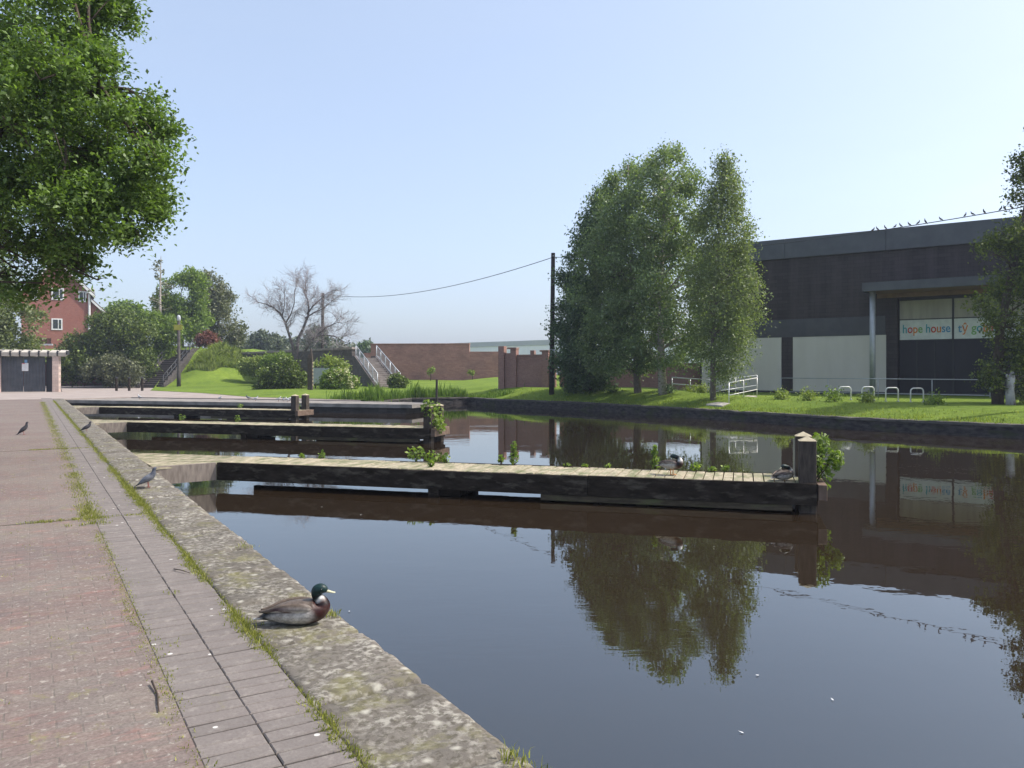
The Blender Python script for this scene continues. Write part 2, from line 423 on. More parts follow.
c = mix(nt, nd(nt, 'ShaderNodeMath', {0: ramp(nt, fine, .4, .62), 1: .6}, operation='MULTIPLY').outputs[0], c, mix(nt, 1.0, c, (.5, .5, .5), 'MULTIPLY'))
red = nd(nt, 'ShaderNodeMath', {0: ramp(nt, noise_tex(nt, nd(nt, 'ShaderNodeMapping', {'Vector': v, 'Scale': (4, 8, 1), 'Location': (7, 3, 0)}).outputs[0], 1.0, 3), .58, .7), 1: .3}, operation='MULTIPLY').outputs[0]
c = mix(nt, red, c, (.36, .16, .13))
moss = nd(nt, 'ShaderNodeMath', {0: ramp(nt, noise_tex(nt, nd(nt, 'ShaderNodeMapping', {'Vector': v, 'Location': (31, 5, 0), 'Scale': (1, .7, 1)}).outputs[0], 5.5, 9, .8), .56, .63), 1: .55}, operation='MULTIPLY').outputs[0]
c = mix(nt, moss, c, (.20, .185, .085))
flk = ramp(nt, noise_tex(nt, nd(nt, 'ShaderNodeMapping', {'Vector': v, 'Location': (3, 17, 0)}).outputs[0], 24, 3, .6), .60, .67)
c = mix(nt, nd(nt, 'ShaderNodeMath', {0: flk, 1: .6}, operation='MULTIPLY').outputs[0], c, (.36, .325, .285))
drk = ramp(nt, noise_tex(nt, nd(nt, 'ShaderNodeMapping', {'Vector': v, 'Location': (8, 1, 0)}).outputs[0], 17, 4, .65), .56, .66)
c = mix(nt, nd(nt, 'ShaderNodeMath', {0: drk, 1: .5}, operation='MULTIPLY').outputs[0], c, (.12, .09, .085))
vo = nd(nt, 'ShaderNodeTexVoronoi', {'Vector': nd(nt, 'ShaderNodeMapping', {'Vector': v, 'Scale': (1, 1, 0)}).outputs[0], 'Scale': 4.5})
vn = nd(nt, 'ShaderNodeMath', {0: vo.outputs['Distance'], 1: nd(nt, 'ShaderNodeMath', {0: noise_tex(nt, v, 30, 3), 1: .05}, operation='MULTIPLY').outputs[0]}, operation='ADD').outputs[0]
spot = nd(nt, 'ShaderNodeMath', {0: vn, 1: .062}, operation='LESS_THAN').outputs[0]
c = mix(nt, nd(nt, 'ShaderNodeMath', {0: spot, 1: .7}, operation='MULTIPLY').outputs[0], c, (.60, .57, .52))
hh = nd(nt, 'ShaderNodeMath', {0: nd(nt, 'ShaderNodeMath', {0: 1.0, 1: b.outputs[1]}, operation='SUBTRACT').outputs[0], 1: nd(nt, 'ShaderNodeMath', {0: mid_, 1: 1.5}, operation='MULTIPLY').outputs[0]}, operation='ADD').outputs[0]
finish(nt, out, c, .9, .15, hh, .35, .004)
M['paving'] = m
g = MB(); g.b2(-60, SL + .002, -12, 53, -.3, 0); o = structure(g.build('brick_pavement', M['paving'])); o.rotation_euler.z = QA

g = MB()
for vj in (9.56, 18.5):
    for i in range(40):
        u_ = -8 + i * .2145; w_ = .012 + .007 * noise.noise(Vector((u_ * 2, vj, 0))); g.b2(u_, u_ + .2135, vj - w_, vj + w_, -.01, .003)
o = structure(g.build('paving_joint', surf('joint_dirt', (.07, .055, .045), (.13, .11, .075), 6))); o.rotation_euler.z = QA
# --- two courses of edging bricks, each brick with its own tilt and tint
m, nt, out = new_mat('edging_brick')
gi = nd(nt, 'ShaderNodeNewGeometry'); v = coords(nt)
c = mix(nt, gi.outputs['Random Per Island'], (.15, .132, .122), (.185, .16, .147))
c = mix(nt, nd(nt, 'ShaderNodeMath', {0: ramp(nt, noise_tex(nt, v, 1.3, 6, .7), .4, .7), 1: .6}, operation='MULTIPLY').outputs[0], c, (.22, .195, .175))
c = mix(nt, nd(nt, 'ShaderNodeMath', {0: ramp(nt, noise_tex(nt, v, 70, 6, .75), .45, .6), 1: .5}, operation='MULTIPLY').outputs[0], c, (.12, .10, .09))
c = mix(nt, nd(nt, 'ShaderNodeMath', {0: ramp(nt, noise_tex(nt, v, 9, 9, .8), .52, .66), 1: .55}, operation='MULTIPLY').outputs[0], c, (.30, .27, .24))
c = mix(nt, nd(nt, 'ShaderNodeMath', {0: ramp(nt, noise_tex(nt, nd(nt, 'ShaderNodeMapping', {'Vector': v, 'Location': (9, 2, 0)}).outputs[0], 3.0, 7, .7), .62, .7), 1: .6}, operation='MULTIPLY').outputs[0], c, (.16, .15, .05))
vo = nd(nt, 'ShaderNodeTexVoronoi', {'Vector': v, 'Scale': 5})
c = mix(nt, nd(nt, 'ShaderNodeMath', {0: vo.outputs['Distance'], 1: .07}, operation='LESS_THAN').outputs[0], c, (.5, .48, .45))
finish(nt, out, c, .85, .25, noise_tex(nt, v, 45, 6, .7), .35, .004)
g = MB(); rs = random.Random(3); pitch = .110
for j in range(int(54 / pitch)):
    vv = 1.2 + j * pitch
    for k in (0, 1):
        u0 = SL + .004 + k * .272
        w2, l2, tp = .2685, pitch - .013, -.002 + rs.uniform(-.0012, .0012)
        cx, cy = u0 + w2 / 2 + rs.uniform(-.002, .002), vv + l2 / 2 + rs.uniform(-.002, .002)
        cb = .005
        tx, ty = rs.uniform(-.003, .003), rs.uniform(-.002, .002)
        vs = []
        for (sx, sy, z) in [(-1, -1, -.12), (1, -1, -.12), (1, 1, -.12), (-1, 1, -.12)]:
            vs.append((cx + sx * w2 / 2, cy + sy * l2 / 2, z))
        for z, ins in ((tp - cb, 0), (tp, cb)):
            for sx, sy in ((-1, -1), (1, -1), (1, 1), (-1, 1)):
                vs.append((cx + sx * (w2 / 2 - ins), cy + sy * (l2 / 2 - ins), z + sx * tx * .5 + sy * ty * .3))
        fs = [(8, 9, 10, 11)] + [(a, (a + 1) % 4, (a + 1) % 4 + 4, a + 4) for a in range(4)] + [(a + 4, (a + 1) % 4 + 4, (a + 1) % 4 + 8, a + 8) for a in range(4)]
        g.add(vs, fs)
o = structure(g.build('brick_edging', m)); o.rotation_euler.z = QA
g = MB(); g.b2(SL, KI, -12, 53, -.3, -.011); o = structure(g.build('joint_bed', surf('joint_earth', (.028, .024, .02), (.065, .054, .04), 8))); o.rotation_euler.z = QA

# --- coping stones with a worn water edge
m, nt, out = new_mat('coping_stone')
v = coords(nt)
c = mix(nt, ramp(nt, noise_tex(nt, v, 1.6, 6, .65), .35, .68), (.11, .098, .086), (.175, .155, .132))
lich2 = ramp(nt, noise_tex(nt, nd(nt, 'ShaderNodeMapping', {'Vector': v, 'Location': (2, 6, 0)}).outputs[0], 3.4, 5, .6), .38, .62)
c = mix(nt, ramp(nt, nd(nt, 'ShaderNodeNewGeometry').outputs['Random Per Island'], 0, 1), c, mix(nt, 1.0, c, (.82, .82, .80), 'MULTIPLY'))
c = mix(nt, nd(nt, 'ShaderNodeMath', {0: nd(nt, 'ShaderNodeMath', {0: lich2, 1: .85}, operation='MULTIPLY').outputs[0], 1: ramp(nt, noise_tex(nt, nd(nt, 'ShaderNodeMapping', {'Vector': v, 'Scale': (1, 1.0, 1)}).outputs[0], 21, 4, .6), .46, .58)}, operation='MULTIPLY').outputs[0], c, (.34, .318, .272))
c = mix(nt, nd(nt, 'ShaderNodeMath', {0: ramp(nt, noise_tex(nt, v, 27, 4, .65), .50, .60), 1: .65}, operation='MULTIPLY').outputs[0], c, (.07, .062, .045))
c = mix(nt, nd(nt, 'ShaderNodeMath', {0: ramp(nt, noise_tex(nt, nd(nt, 'ShaderNodeMapping', {'Vector': v, 'Location': (4, 9, 0)}).outputs[0], 2.3, 7, .75), .52, .66), 1: .6}, operation='MULTIPLY').outputs[0], c, (.17, .16, .06))
vo = nd(nt, 'ShaderNodeTexVoronoi', {'Vector': v, 'Scale': 7})
vn = nd(nt, 'ShaderNodeMath', {0: vo.outputs['Distance'], 1: nd(nt, 'ShaderNodeMath', {0: noise_tex(nt, v, 40, 4), 1: .16}, operation='MULTIPLY').outputs[0]}, operation='ADD').outputs[0]
c = mix(nt, nd(nt, 'ShaderNodeMath', {0: ramp(nt, vn, .30, .16), 1: .8}, operation='MULTIPLY').outputs[0], c, (.40, .38, .32))
finish(nt, out, c, .92, .15, noise_tex(nt, v, 35, 9, .75), .7, .008)
M['coping'] = m
rs = random.Random(11); g = MB()
y = .05; stones = []
while y < 53:
    L = .9 if y < 14 else 1.35
    L *= rs.uniform(.93, 1.07); stones.append((y, L)); y += L
for (y0, L) in stones:
    near = y0 < 9
    nx, ny = (22, int(L / .028)) if near else (8, 10)
    dz, tilt = rs.uniform(-.008, .006), rs.uniform(-.006, .006); base = len(g.v); vs = []; fs = []
    for j in range(ny + 1):
        for i in range(nx + 1):
            fu, fv = i / nx, j / ny
            u = KI + .006 + fu * (KO - KI - .006); vv = y0 + .007 + fv * (L - .014)
            p = Vector((u, vv, 0))
            e = min(fu * (KO - KI), fv * L, (1 - fv) * L)
            z = dz + tilt * (fu - .5) * 2 + .009 * noise.noise(p * 7) + .005 * noise.noise(p * 23) + .003 * noise.noise(p * 61)
            z -= .012 * max(0, 1 - e / .03)
            ej = min(fv, 1 - fv) * L
            z -= .022 * max(0, 1 - ej / .035) * (1 + .7 * noise.noise(p * 13)) * (1 + .8 * noise.noise(p * 20))
            eo = (1 - fu) * (KO - KI)
            wear = .012 * (1 + .6 * noise.noise(p * 5 + Vector((3, 3, 3))))
            if eo < .075: z -= wear * (1 - eo / .075) ** 2
            ou = .006 * noise.noise(p * 9 + Vector((9, 0, 0))) * max(0, 1 - eo / .1)
            vs.append((u + ou, vv, z))
    for j in range(ny):
        for i in range(nx): a = j * (nx + 1) + i; fs.append((a, a + 1, a + nx + 2, a + nx + 1))
    n0 = len(vs)
    rim = [i for i in range(nx + 1)] + [(j) * (nx + 1) + nx for j in range(1, ny + 1)] + [ny * (nx + 1) + i for i in range(nx - 1, -1, -1)] + [j * (nx + 1) for j in range(ny - 1, 0, -1)]
    for r_ in rim: vs.append((vs[r_][0], vs[r_][1], -.32))
    k = len(rim)
    for a in range(k): fs.append((rim[(a + 1) % k], rim[a], n0 + a, n0 + (a + 1) % k))
    g.add(vs, fs)
o = structure(g.build('quay_kerb', M['coping'], smooth=True)); o.rotation_euler.z = QA
g = MB(); g.b2(KI + .02, KO - .03, -12, 53, -1.2, -.08); o = structure(g.build('quay_wall', M['dark_stone'])); o.rotation_euler.z = QA

# --- path beyond the basin
pth = [(-160, 28), tuple(quv(.2, 40))[:2], tuple(quv(KI, 53))[:2], (K53.x, K53.y), (-23.6, 49.6), (-8.3, 43.9), (-8.4, 44.4), (-16.2, 49.8), (-22.9, 59.2), (-30.3, 67.2), (-34.5, 77.3), (-36.2, 92), (-160, 92)]
g = MB(); g.prism(pth, -.3, -.006)
structure(g.build('path', surf('tarmac_path', (.27, .226, .20), (.34, .288, .256), .8, .9, .2, .3, .01)))
t = thing('landing_stage', 'long low concrete landing stage closing off the far end of the basin', 'landing stage', (-14, 44, -.06))
g = MB(); g.prism(STAGE, -.24, -.06, 0); g.build('deck', surf('stage_concrete', (.16, .145, .13), (.30, .27, .24), 1.2, .9, .2, .4, .01), t, world=True)
inn = [(K53.x + .5, K53.y + .3), (-5.3, 39.85), (-4.5, 41.8), (-8.5, 43.6), (-23.5, 49.2)]
g = MB(); g.prism(inn, -1.2, -.243, 0); g.build('wall', M['dark_stone'], t, world=True)

# --- grassland: far bank, lawn and the embankment that carries the road
bank_v = [Vector((x, y, 0)) for x, y in BANK]
def bank_dist(p):
    best = 1e9
    for a, b in zip(bank_v[:-1], bank_v[1:]):
        ab = b - a; tt = max(0, min(1, (p - a).dot(ab) / ab.dot(ab))); best = min(best, (p - a - ab * tt).length)
    return best
def emb(X, Y):
    side = S((-24.5 - X) / 9)
    front = S((Y - 76.8 - 1.6 * noise.noise(Vector((X * .3, 3, 1)))) / 15)
    return 4.0 * side * front * (1 + .16 * noise.noise(Vector((X * .22, Y * .2, 7))) + .06 * noise.noise(Vector((X * .7, Y * .7, 2))))
LAWN = [(-60, 86), (-36.5, 86), (-34.5, 77), (-30.3, 67), (-22.9, 59), (-16.2, 49.6), (-8.3, 44.2)]
def seg_d(X, Y, a, b):
    a, b, p = Vector(a), Vector(b), Vector((X, Y)); ab = b - a; tt = max(0, min(1, (p - a).dot(ab) / ab.dot(ab))); return (p - a - ab * tt).length
def ground_z(X, Y):
    d = bank_dist(Vector((X, Y, 0)))
    hm = .55 - .27 * S((X - 8) / 5)
    if X < 0: hm = .55 - .35 * S((-X - 1) / 5)
    z = -.1 + (hm + .1) * S(d / 3.4)
    if X < 6: z += max(0, d - 5) * .017 * S((X + 22) / 10) * (1 if d < 45 else 45 / d)
    if X < 1:
        d2 = min(seg_d(X, Y, a, b) for a, b in zip(LAWN[:-1], LAWN[1:])); z = .012 + (z - .012) * S(d2 / 3.5)
        return z + emb(X, Y) + .05 * noise.noise(Vector((X, Y, 0)) * .5) * S(d2 / 4)
    return z + emb(X, Y) + .05 * noise.noise(Vector((X, Y, 0)) * .5)
gp = [(-34.5, 77), (-30.3, 67), (-22.9, 59), (-16.2, 49.6)] + BANK + [(200, -40), (260, 200), (-150, 200), (-150, 86), (-36.5, 86)]
rs = random.Random(5); pts = [Vector(p).to_2d() if False else Vector((p[0], p[1])) for p in gp]; npoly = len(pts)
def inside(x, y):
    c_ = False
    for i in range(npoly):
        x1, y1 = gp[i]; x2, y2 = gp[(i + 1) % npoly]
        if (y1 > y) != (y2 > y) and x < (x2 - x1) * (y - y1) / (y2 - y1) + x1: c_ = not c_
    return c_
for (x0, x1, y0, y1, st_) in ((-50, 40, 10, 100, 1.0), (-150, 200, -30, 200, 7)):
    x = x0
    while x < x1:
        y = y0
        while y < y1:
            q = (x + rs.uniform(-.3, .3) * st_, y + rs.uniform(-.3, .3) * st_)
            if inside(*q) and (st_ < 2 or not (-52 < q[0] < 42 and 8 < q[1] < 102)): pts.append(Vector(q))
            y += st_
        x += st_
edges = [(i, (i + 1) % npoly) for i in range(npoly)]
# points crowding the bank line give it a soft shoulder
for a, b in zip(bank_v[:-1], bank_v[1:]):
    n_ = int((b - a).length / .6); nr = Vector((-(b - a).y, (b - a).x, 0)).normalized()
    for i in range(1, n_):
        for off in (.25, .7, 1.3, 2.2):
            q = a.lerp(b, i / n_) + nr * off
            if inside(q.x, q.y): pts.append(Vector((q.x, q.y)))
cdt = geometry.delaunay_2d_cdt(pts, edges, [list(range(npoly))], 1, .001)
m, nt, out = new_mat('meadow_grass')
v = coords(nt)
c = mix(nt, ramp(nt, noise_tex(nt, v, .35, 6, .65), .35, .65), (.12, .185, .025), (.19, .265, .035))
c = mix(nt, nd(nt, 'ShaderNodeMath', {0: ramp(nt, noise_tex(nt, v, 3.2, 9, .8), .42, .7), 1: .7}, operation='MULTIPLY').outputs[0], c, (.06, .09, .018))
c = mix(nt, nd(nt, 'ShaderNodeMath', {0: ramp(nt, noise_tex(nt, v, 1.4, 7, .75), .6, .72), 1: .5}, operation='MULTIPLY').outputs[0], c, (.26, .25, .09))
finish(nt, out, c, .9, .1, noise_tex(nt, v, 9, 9, .8), 1.0, .08)
M['grass'] = m
g = MB(); g.add([(p.x, p.y, ground_z(p.x, p.y)) for p in cdt[0]], [tuple(f) for f in cdt[2]])
structure(g.build('grass_bank', m, smooth=True))

# far bank edging wall
t = thing('canal_wall', 'low dark stone wall edging the far bank of the canal below the grass', 'canal wall', (*BANK[4], -.5))
g = MB(); gc = MB()
pl = BANK[0:]
def seg_strip(mb, pl, o0, o1, z0, z1, step=1.2, wob=.03):
    P0, P1 = [], []
    for a, b in zip(pl[:-1], pl[1:]):
        a, b = Vector((*a, 0)), Vector((*b, 0)); nr = Vector((-(b - a).y, (b - a).x, 0)).normalized(); n_ = max(1, int((b - a).length / step))
        for i in range(n_ + (1 if b.to_tuple() == Vector((*pl[-1], 0)).to_tuple() else 0)):
            p = a.lerp(b, i / n_); P0.append(p + nr * (o0 + wob * noise.noise(p * 1.7) + wob * noise.noise(p * 5.1))); P1.append(p + nr * o1)
    n_ = len(P0); vs = []
    for p in P0: vs.append((p.x, p.y, z0))
    for p in P0: vs.append((p.x, p.y, z1 + wob * noise.noise(p * 2.1) + wob * .7 * noise.noise(p * 6.3)))
    for p in P1: vs.append((p.x, p.y, z1 + .01))
    fs = []
    for i in range(n_ - 1): fs += [(i, i + 1, n_ + i + 1, n_ + i), (n_ + i, n_ + i + 1, 2 * n_ + i + 1, 2 * n_ + i)]
    mb.add(vs, fs)
seg_strip(g, pl, -.02, .3, -1.2, -.17, .4, .04); g.build('wall', surf('wet_stone', (.018, .016, .018), (.085, .074, .070), 3.5, .85, .2, .8, .03, (1, 1, 3), (.05, .055, .025), 1.2, (.52, .66)), t, world=True)
seg_strip(gc, pl, -.06, .32, -.168, -.085, .3, .035); gc.build('coping', surf('bank_coping', (.06, .055, .05), (.13, .115, .10), 2, .9, .2, .6, .02), t, world=True)

# --- the air over the basin
m, nt, out = new_mat('air'); pv = nd(nt, 'ShaderNodeVolumePrincipled', {'Color': (.72, .80, 1.0), 'Density': .00055, 'Anisotropy': .2}); nt.links.new(pv.outputs[0], out.inputs[1])
g = MB(); g.b2(-720, 720, -720, 720, -2.6, 18.5); tag(g.build('haze', m), kind='stuff')

# ================================================================== jetties
JA = R(-16.0)
def make_jetty(L=10.15, W=1.22, waling=6.0):
    t = thing('jetty', None, None, (0, 0, 0), JA)
    root = [(-.69, -.96), (0, 0), (-.02, W), (-3.03, W)]
    rs = random.Random(21)
    g = MB(); x = .02
    while x < L - .06:                                                     # deck boards
        w_ = rs.uniform(.135, .15)
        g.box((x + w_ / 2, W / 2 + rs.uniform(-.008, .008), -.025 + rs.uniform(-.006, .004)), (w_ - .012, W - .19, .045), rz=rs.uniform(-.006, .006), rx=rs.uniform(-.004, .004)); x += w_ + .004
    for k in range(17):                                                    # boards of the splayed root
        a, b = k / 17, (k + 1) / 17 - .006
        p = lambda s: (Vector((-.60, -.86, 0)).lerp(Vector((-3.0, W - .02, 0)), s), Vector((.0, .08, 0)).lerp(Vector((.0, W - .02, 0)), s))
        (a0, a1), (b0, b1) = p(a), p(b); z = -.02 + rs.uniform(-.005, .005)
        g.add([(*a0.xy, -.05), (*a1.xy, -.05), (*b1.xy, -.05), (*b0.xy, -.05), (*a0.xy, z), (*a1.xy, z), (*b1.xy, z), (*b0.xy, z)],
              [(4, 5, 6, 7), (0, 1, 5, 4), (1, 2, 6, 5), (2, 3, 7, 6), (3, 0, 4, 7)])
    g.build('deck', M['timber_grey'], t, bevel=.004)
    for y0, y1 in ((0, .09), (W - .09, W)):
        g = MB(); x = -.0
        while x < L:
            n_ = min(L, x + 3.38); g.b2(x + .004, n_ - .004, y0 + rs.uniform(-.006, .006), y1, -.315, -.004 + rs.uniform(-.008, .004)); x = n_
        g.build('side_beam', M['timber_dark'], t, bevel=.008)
    for y0, y1, x0 in ((.02, .12, waling), (W - .12, W - .02, waling)):
        g = MB(); g.b2(x0, L - .35, y0, y1, -.415, -.319); g.build('waling', M['timber_wet'], t, bevel=.01)
    g = MB(); a, b = Vector((-.69, -.96, 0)), Vector((-.004, 0, 0)); dd = (b - a).normalized(); nn = Vector((-dd.y, dd.x, 0)) * .09
    for z0, z1 in ((-.315, -.004),):
        q = [a - dd * .3, b, b + nn, a + nn - dd * .3]; g.prism([(p.x, p.y) for p in q], z0, z1)
    g.build('root_beam', surf('sunlit_root_timber', (.20, .165, .14), (.30, .25, .21), 4, .85, .2, .5, .01) if 'root_t' not in M else M['root_t'], t, bevel=.006)
    g = MB(); g.b2(L + .004, L + .13, .02, W + .02, -.24, -.01); g.build('end_beam', M['timber_end'], t, bevel=.01)
    for x, y in ((L - .13, .215), (L - .13, W - .215)):
        g = MB(); h = .60 + rs.uniform(-.03, .04)
        g.b2(x - .12, x + .12, y - .12, y + .12, -.9, h); p = g.build('post', M['timber_post'], t, bevel=.012)
        g = MB(); g.add([(x - .125, y - .125, h + .002), (x + .125, y - .125, h + .002), (x + .125, y + .125, h + .002), (x - .125, y + .125, h + .002), (x, y, h + .07)], [(3, 2, 1, 0), (0, 1, 4), (1, 2, 4), (2, 3, 4), (3, 0, 4)])
        g.build('post_cap', M['post_cap'], p)
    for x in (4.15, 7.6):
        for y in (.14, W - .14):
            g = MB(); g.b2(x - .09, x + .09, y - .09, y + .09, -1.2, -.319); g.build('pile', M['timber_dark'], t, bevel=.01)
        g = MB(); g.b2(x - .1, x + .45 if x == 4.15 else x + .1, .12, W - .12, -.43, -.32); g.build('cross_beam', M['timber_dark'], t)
    return t
M['timber_wet'] = surf('wet_waling', (.05, .038, .024), (.11, .085, .055), 3, .7, .2, .5, .01, (1, 5, 5), (.09, .095, .04), 1.5, (.5, .65))
M['root_t'] = surf('sunlit_root_timber', (.17, .14, .12), (.27, .225, .19), 4, .85, .2, .5, .01, (5, 5, 1))  # paler than the side beams: sun on the root face put into the colour
j1 = make_jetty(); JG = 'timber mooring jetties along the quay'
tag(j1, 'nearest timber jetty with a board deck, two ducks on it and capped end posts', 'jetty', JG)
j1.location = (-5.32, 14.40, -.08)
j2 = copy_tree(j1); j2['label'] = 'middle timber jetty whose end posts are overgrown by a leafy bush'; j2.location = (-12.5, 25.95, -.08); j2.scale.x = 1.04
j3 = copy_tree(j1); j3['label'] = 'farthest narrow timber jetty with two bare end posts in front of the landing stage'; j3.location = (-19.2, 37.2, -.08); j3.scale.x = 1.04
j3.rotation_euler.z = R(-18.5)
def jp(j, x, y, z=0): return root_mat(j) @ Vector((x, y, z))

# ================================================================== dark building across the water
BL = Vector((12.07, 51.4, 0)); BRZ = math.atan2(-.585, .811)
ex, ey = Vector((.811, -.585, 0)), Vector((.585, .811, 0))
def bs(px, yo=0):
    o = BL + ey * yo; k = (px - CX) / F
    return (k * o.y - o.x) / (ex.x - k * ex.y)
def bz(px, py, yo=0):
    p = BL + ey * yo + ex * bs(px, yo); return CH - (py - HZ) / F * p.y
M['brick_dark'] = bricks('dark_cladding_brick', (.034, .024, .028), (.055, .038, .042), (.03, .026, .03), .44, .15, 'xz', stain=(.035, .03, .035), samt=.5)
M['fascia'] = surf('grey_fascia', (.075, .08, .09), (.10, .105, .115), 1.2, .6, .4, .1, .005)
M['band'] = surf('slate_band', (.07, .07, .08), (.095, .095, .105), 1.2, .7, .3, .1, .005)
M['panel'] = surf('cream_panel', (.62, .575, .52), (.70, .655, .60), .6, .7, .3, .1, .005, (1, 1, .3))
M['soffit'] = surf('timber_soffit', (.20, .12, .075), (.28, .17, .11), 3, .7, .2, .1, .005, (1, 8, 1))
M['blind'] = surf('window_blind', (.33, .30, .255), (.42, .385, .33), 1.5, .5, .4, .1, .005, (3, 1, .3))
def streaked(name, c1, c2):
    m, nt, out = new_mat(name); v = coords(nt)
    a = noise_tex(nt, nd(nt, 'ShaderNodeMapping', {'Vector': v, 'Scale': (1, 1, .09)}).outputs[0], 1.4, 6, .7)
    sp = nd(nt, 'ShaderNodeSeparateXYZ', {0: v}); cb = nd(nt, 'ShaderNodeCombineXYZ', {0: sp.outputs[0], 1: sp.outputs[2]})
    b = nd(nt, 'ShaderNodeTexBrick', {'Vector': cb.outputs[0], 'Color1': c1, 'Color2': c2, 'Mortar': tuple(x * .6 for x in c1), 'Scale': 1.0, 'Mortar Size': .012, 'Brick Width': .62, 'Row Height': .21})
    c = mix(nt, nd(nt, 'ShaderNodeMath', {0: ramp(nt, a, .42, .66), 1: .75}, operation='MULTIPLY').outputs[0], b.outputs[0], tuple(x * 1.45 for x in c2))
    finish(nt, out, c, .7, .25, b.outputs[1], .3, .006); return m
M['brick_dark'] = streaked('dark_cladding_brick', (.034, .027, .027), (.051, .041, .041))
t = thing('warehouse_shop', 'large dark brick building with cream panels, grey canopy and a white sign across the canal', 'building', BL, BRZ)
TOP, LEN = 9.55, 36.0
zf, zb, zp0, zp1 = 8.42, 4.72, .42, 3.64
e0, e1 = bs(897), bs(1030)
oz = 5.68
g = MB()
g.b2(0, e0, 0, 18, zb, zf); g.b2(0, e0, .06, 18, -.5, zb - .004)
g.b2(e0 + .003, e1, 0, 18, oz, zf); g.b2(e0 + .003, e1, 1.2, 18, -.5, oz - .003)
g.b2(e1 + .003, LEN, 0, 18, -.5, zf)
g.build('wall', M['brick_dark'], t)
g = MB(); x = -.15
while x < LEN:
    n_ = min(LEN + .1, x + 5.6); g.b2(x + .01, n_ - .01, -.16, .3, zf - .05, TOP); x = n_
g.build('fascia', M['fascia'], t, bevel=.01)
g = MB(); g.b2(.0, LEN, .31, 18, zf + .004, TOP - .35); g.build('roof', M['band'], t)
g = MB(); g.b2(.0, e0 - .6, -.05, .055, zp1 + .01, zb - .01); g.build('band', M['band'], t)
g = MB(); g.b2(-.02, LEN, -.03, .055, -.5, zp0 - .01); g.build('plinth', M['metal_dark'], t)
for a, b in ((702, 781.5), (793, 886)):
    g = MB(); g.b2(max(.1, bs(a)), bs(b), -.03, .05, zp0, zp1); g.build('cream_panel', M['panel'], t)
g = MB(); g.b2(bs(782.5), bs(792), -.06, .05, zp0, zp1); g.build('pier', M['brick_dark'], t)
# recessed entrance: upper blinds, mullions, sign and dark lower glazing
yr = .28; m0 = bs(953, yr); eL, eR = bs(899.5, yr), bs(1026, yr)
zs0, zs1, zw1 = bz(900, 340, yr), bz(900, 320.5, yr), bz(900, 301, yr)
for a, b in ((eL, m0 - .05), (m0 + .05, eR)):
    g = MB(); g.b2(a, b, yr + .05, yr + .1, zs1 + .06, zw1); g.build('blind_window', M['blind'], t)
    g = MB(); g.b2(a, b, yr + .05, yr + .1, zp0 - .3, zs0 - .06); g.build('dark_glazing', M['dark_glass'], t)
g = MB(); g.b2(m0 - .045, m0 + .045, yr, yr + .12, -.2, zw1)
for z in (zs0 - .03, zs1 + .03): g.b2(eL, eR, yr + .03, yr + .12, z - .03, z + .03)
g.b2(eL, eR, yr + .02, yr + .12, zw1 + .003, oz - .004)
for q in (.33, .66): g.b2(eL + (m0 - eL) * q - .03, eL + (m0 - eL) * q + .03, yr + .03, yr + .12, -.2, zs0 - .063)
g.build('mullion', M['metal_black'], t)
SGN = plain('sign_white', (.74, .76, .74), .5)
for a, b in ((eL + .02, m0 - .055), (m0 + .055, eR)):
    g = MB(); g.b2(a, b, yr - .03, yr + .045, zs0, zs1); g.build('sign_panel', SGN, t)
pal = {'t': (.06, .36, .42), 'r': (.62, .07, .05), 'o': (.70, .22, .03), 'g': (.20, .42, .12), 'b': (.10, .30, .50)}
lm = {k: plain('letter_' + n_, pal[k]) for k, n_ in (('t', 'teal'), ('r', 'red'), ('o', 'orange'), ('g', 'green'), ('b', 'blue'))}
def lettering(body, codes, s0, s1, zc, h, name):
    cu = bpy.data.curves.new(name, 'FONT'); cu.body = body; cu.size = 1; cu.extrude = .02; cu.offset = .012
    ks = list(dict.fromkeys(codes.replace(' ', '')))
    for k in ks: cu.materials.append(lm[k])
    for i, k in enumerate(codes):
        if k != ' ': cu.body_format[i].material_index = ks.index(k)
    ob = bpy.data.objects.new('tmp', cu); COL.objects.link(ob); dg = bpy.context.evaluated_depsgraph_get()
    me = bpy.data.meshes.new_from_object(ob.evaluated_get(dg)); bpy.data.objects.remove(ob)
    xs = [v.co.x for v in me.vertices]; x0, x1 = min(xs), max(xs); ysb = [v.co.y for v in me.vertices]
    k = (s1 - s0) / (x1 - x0); kz = h / (max(ysb) - min(ysb)); ym = (max(ysb) + min(ysb)) / 2
    for v in me.vertices: v.co = Vector((s0 + (v.co.x - x0) * k, yr - .04 - v.co.z * .3, zc + (v.co.y - ym) * kz))
    o = bpy.data.objects.new(name, me); COL.objects.link(o); o.parent = t
    if not me.materials:
        for q in ks: me.materials.append(lm[q])
    return o
zc = (zs0 + zs1) / 2
lettering('hope house', 'trog trobb', bs(903, yr), bs(950.5, yr), zc - .02, .62, 'lettering')
lettering('t\u0177 gobaith', 'bo gtorbtg', bs(958, yr), bs(1006, yr), zc - .02, .66, 'lettering')
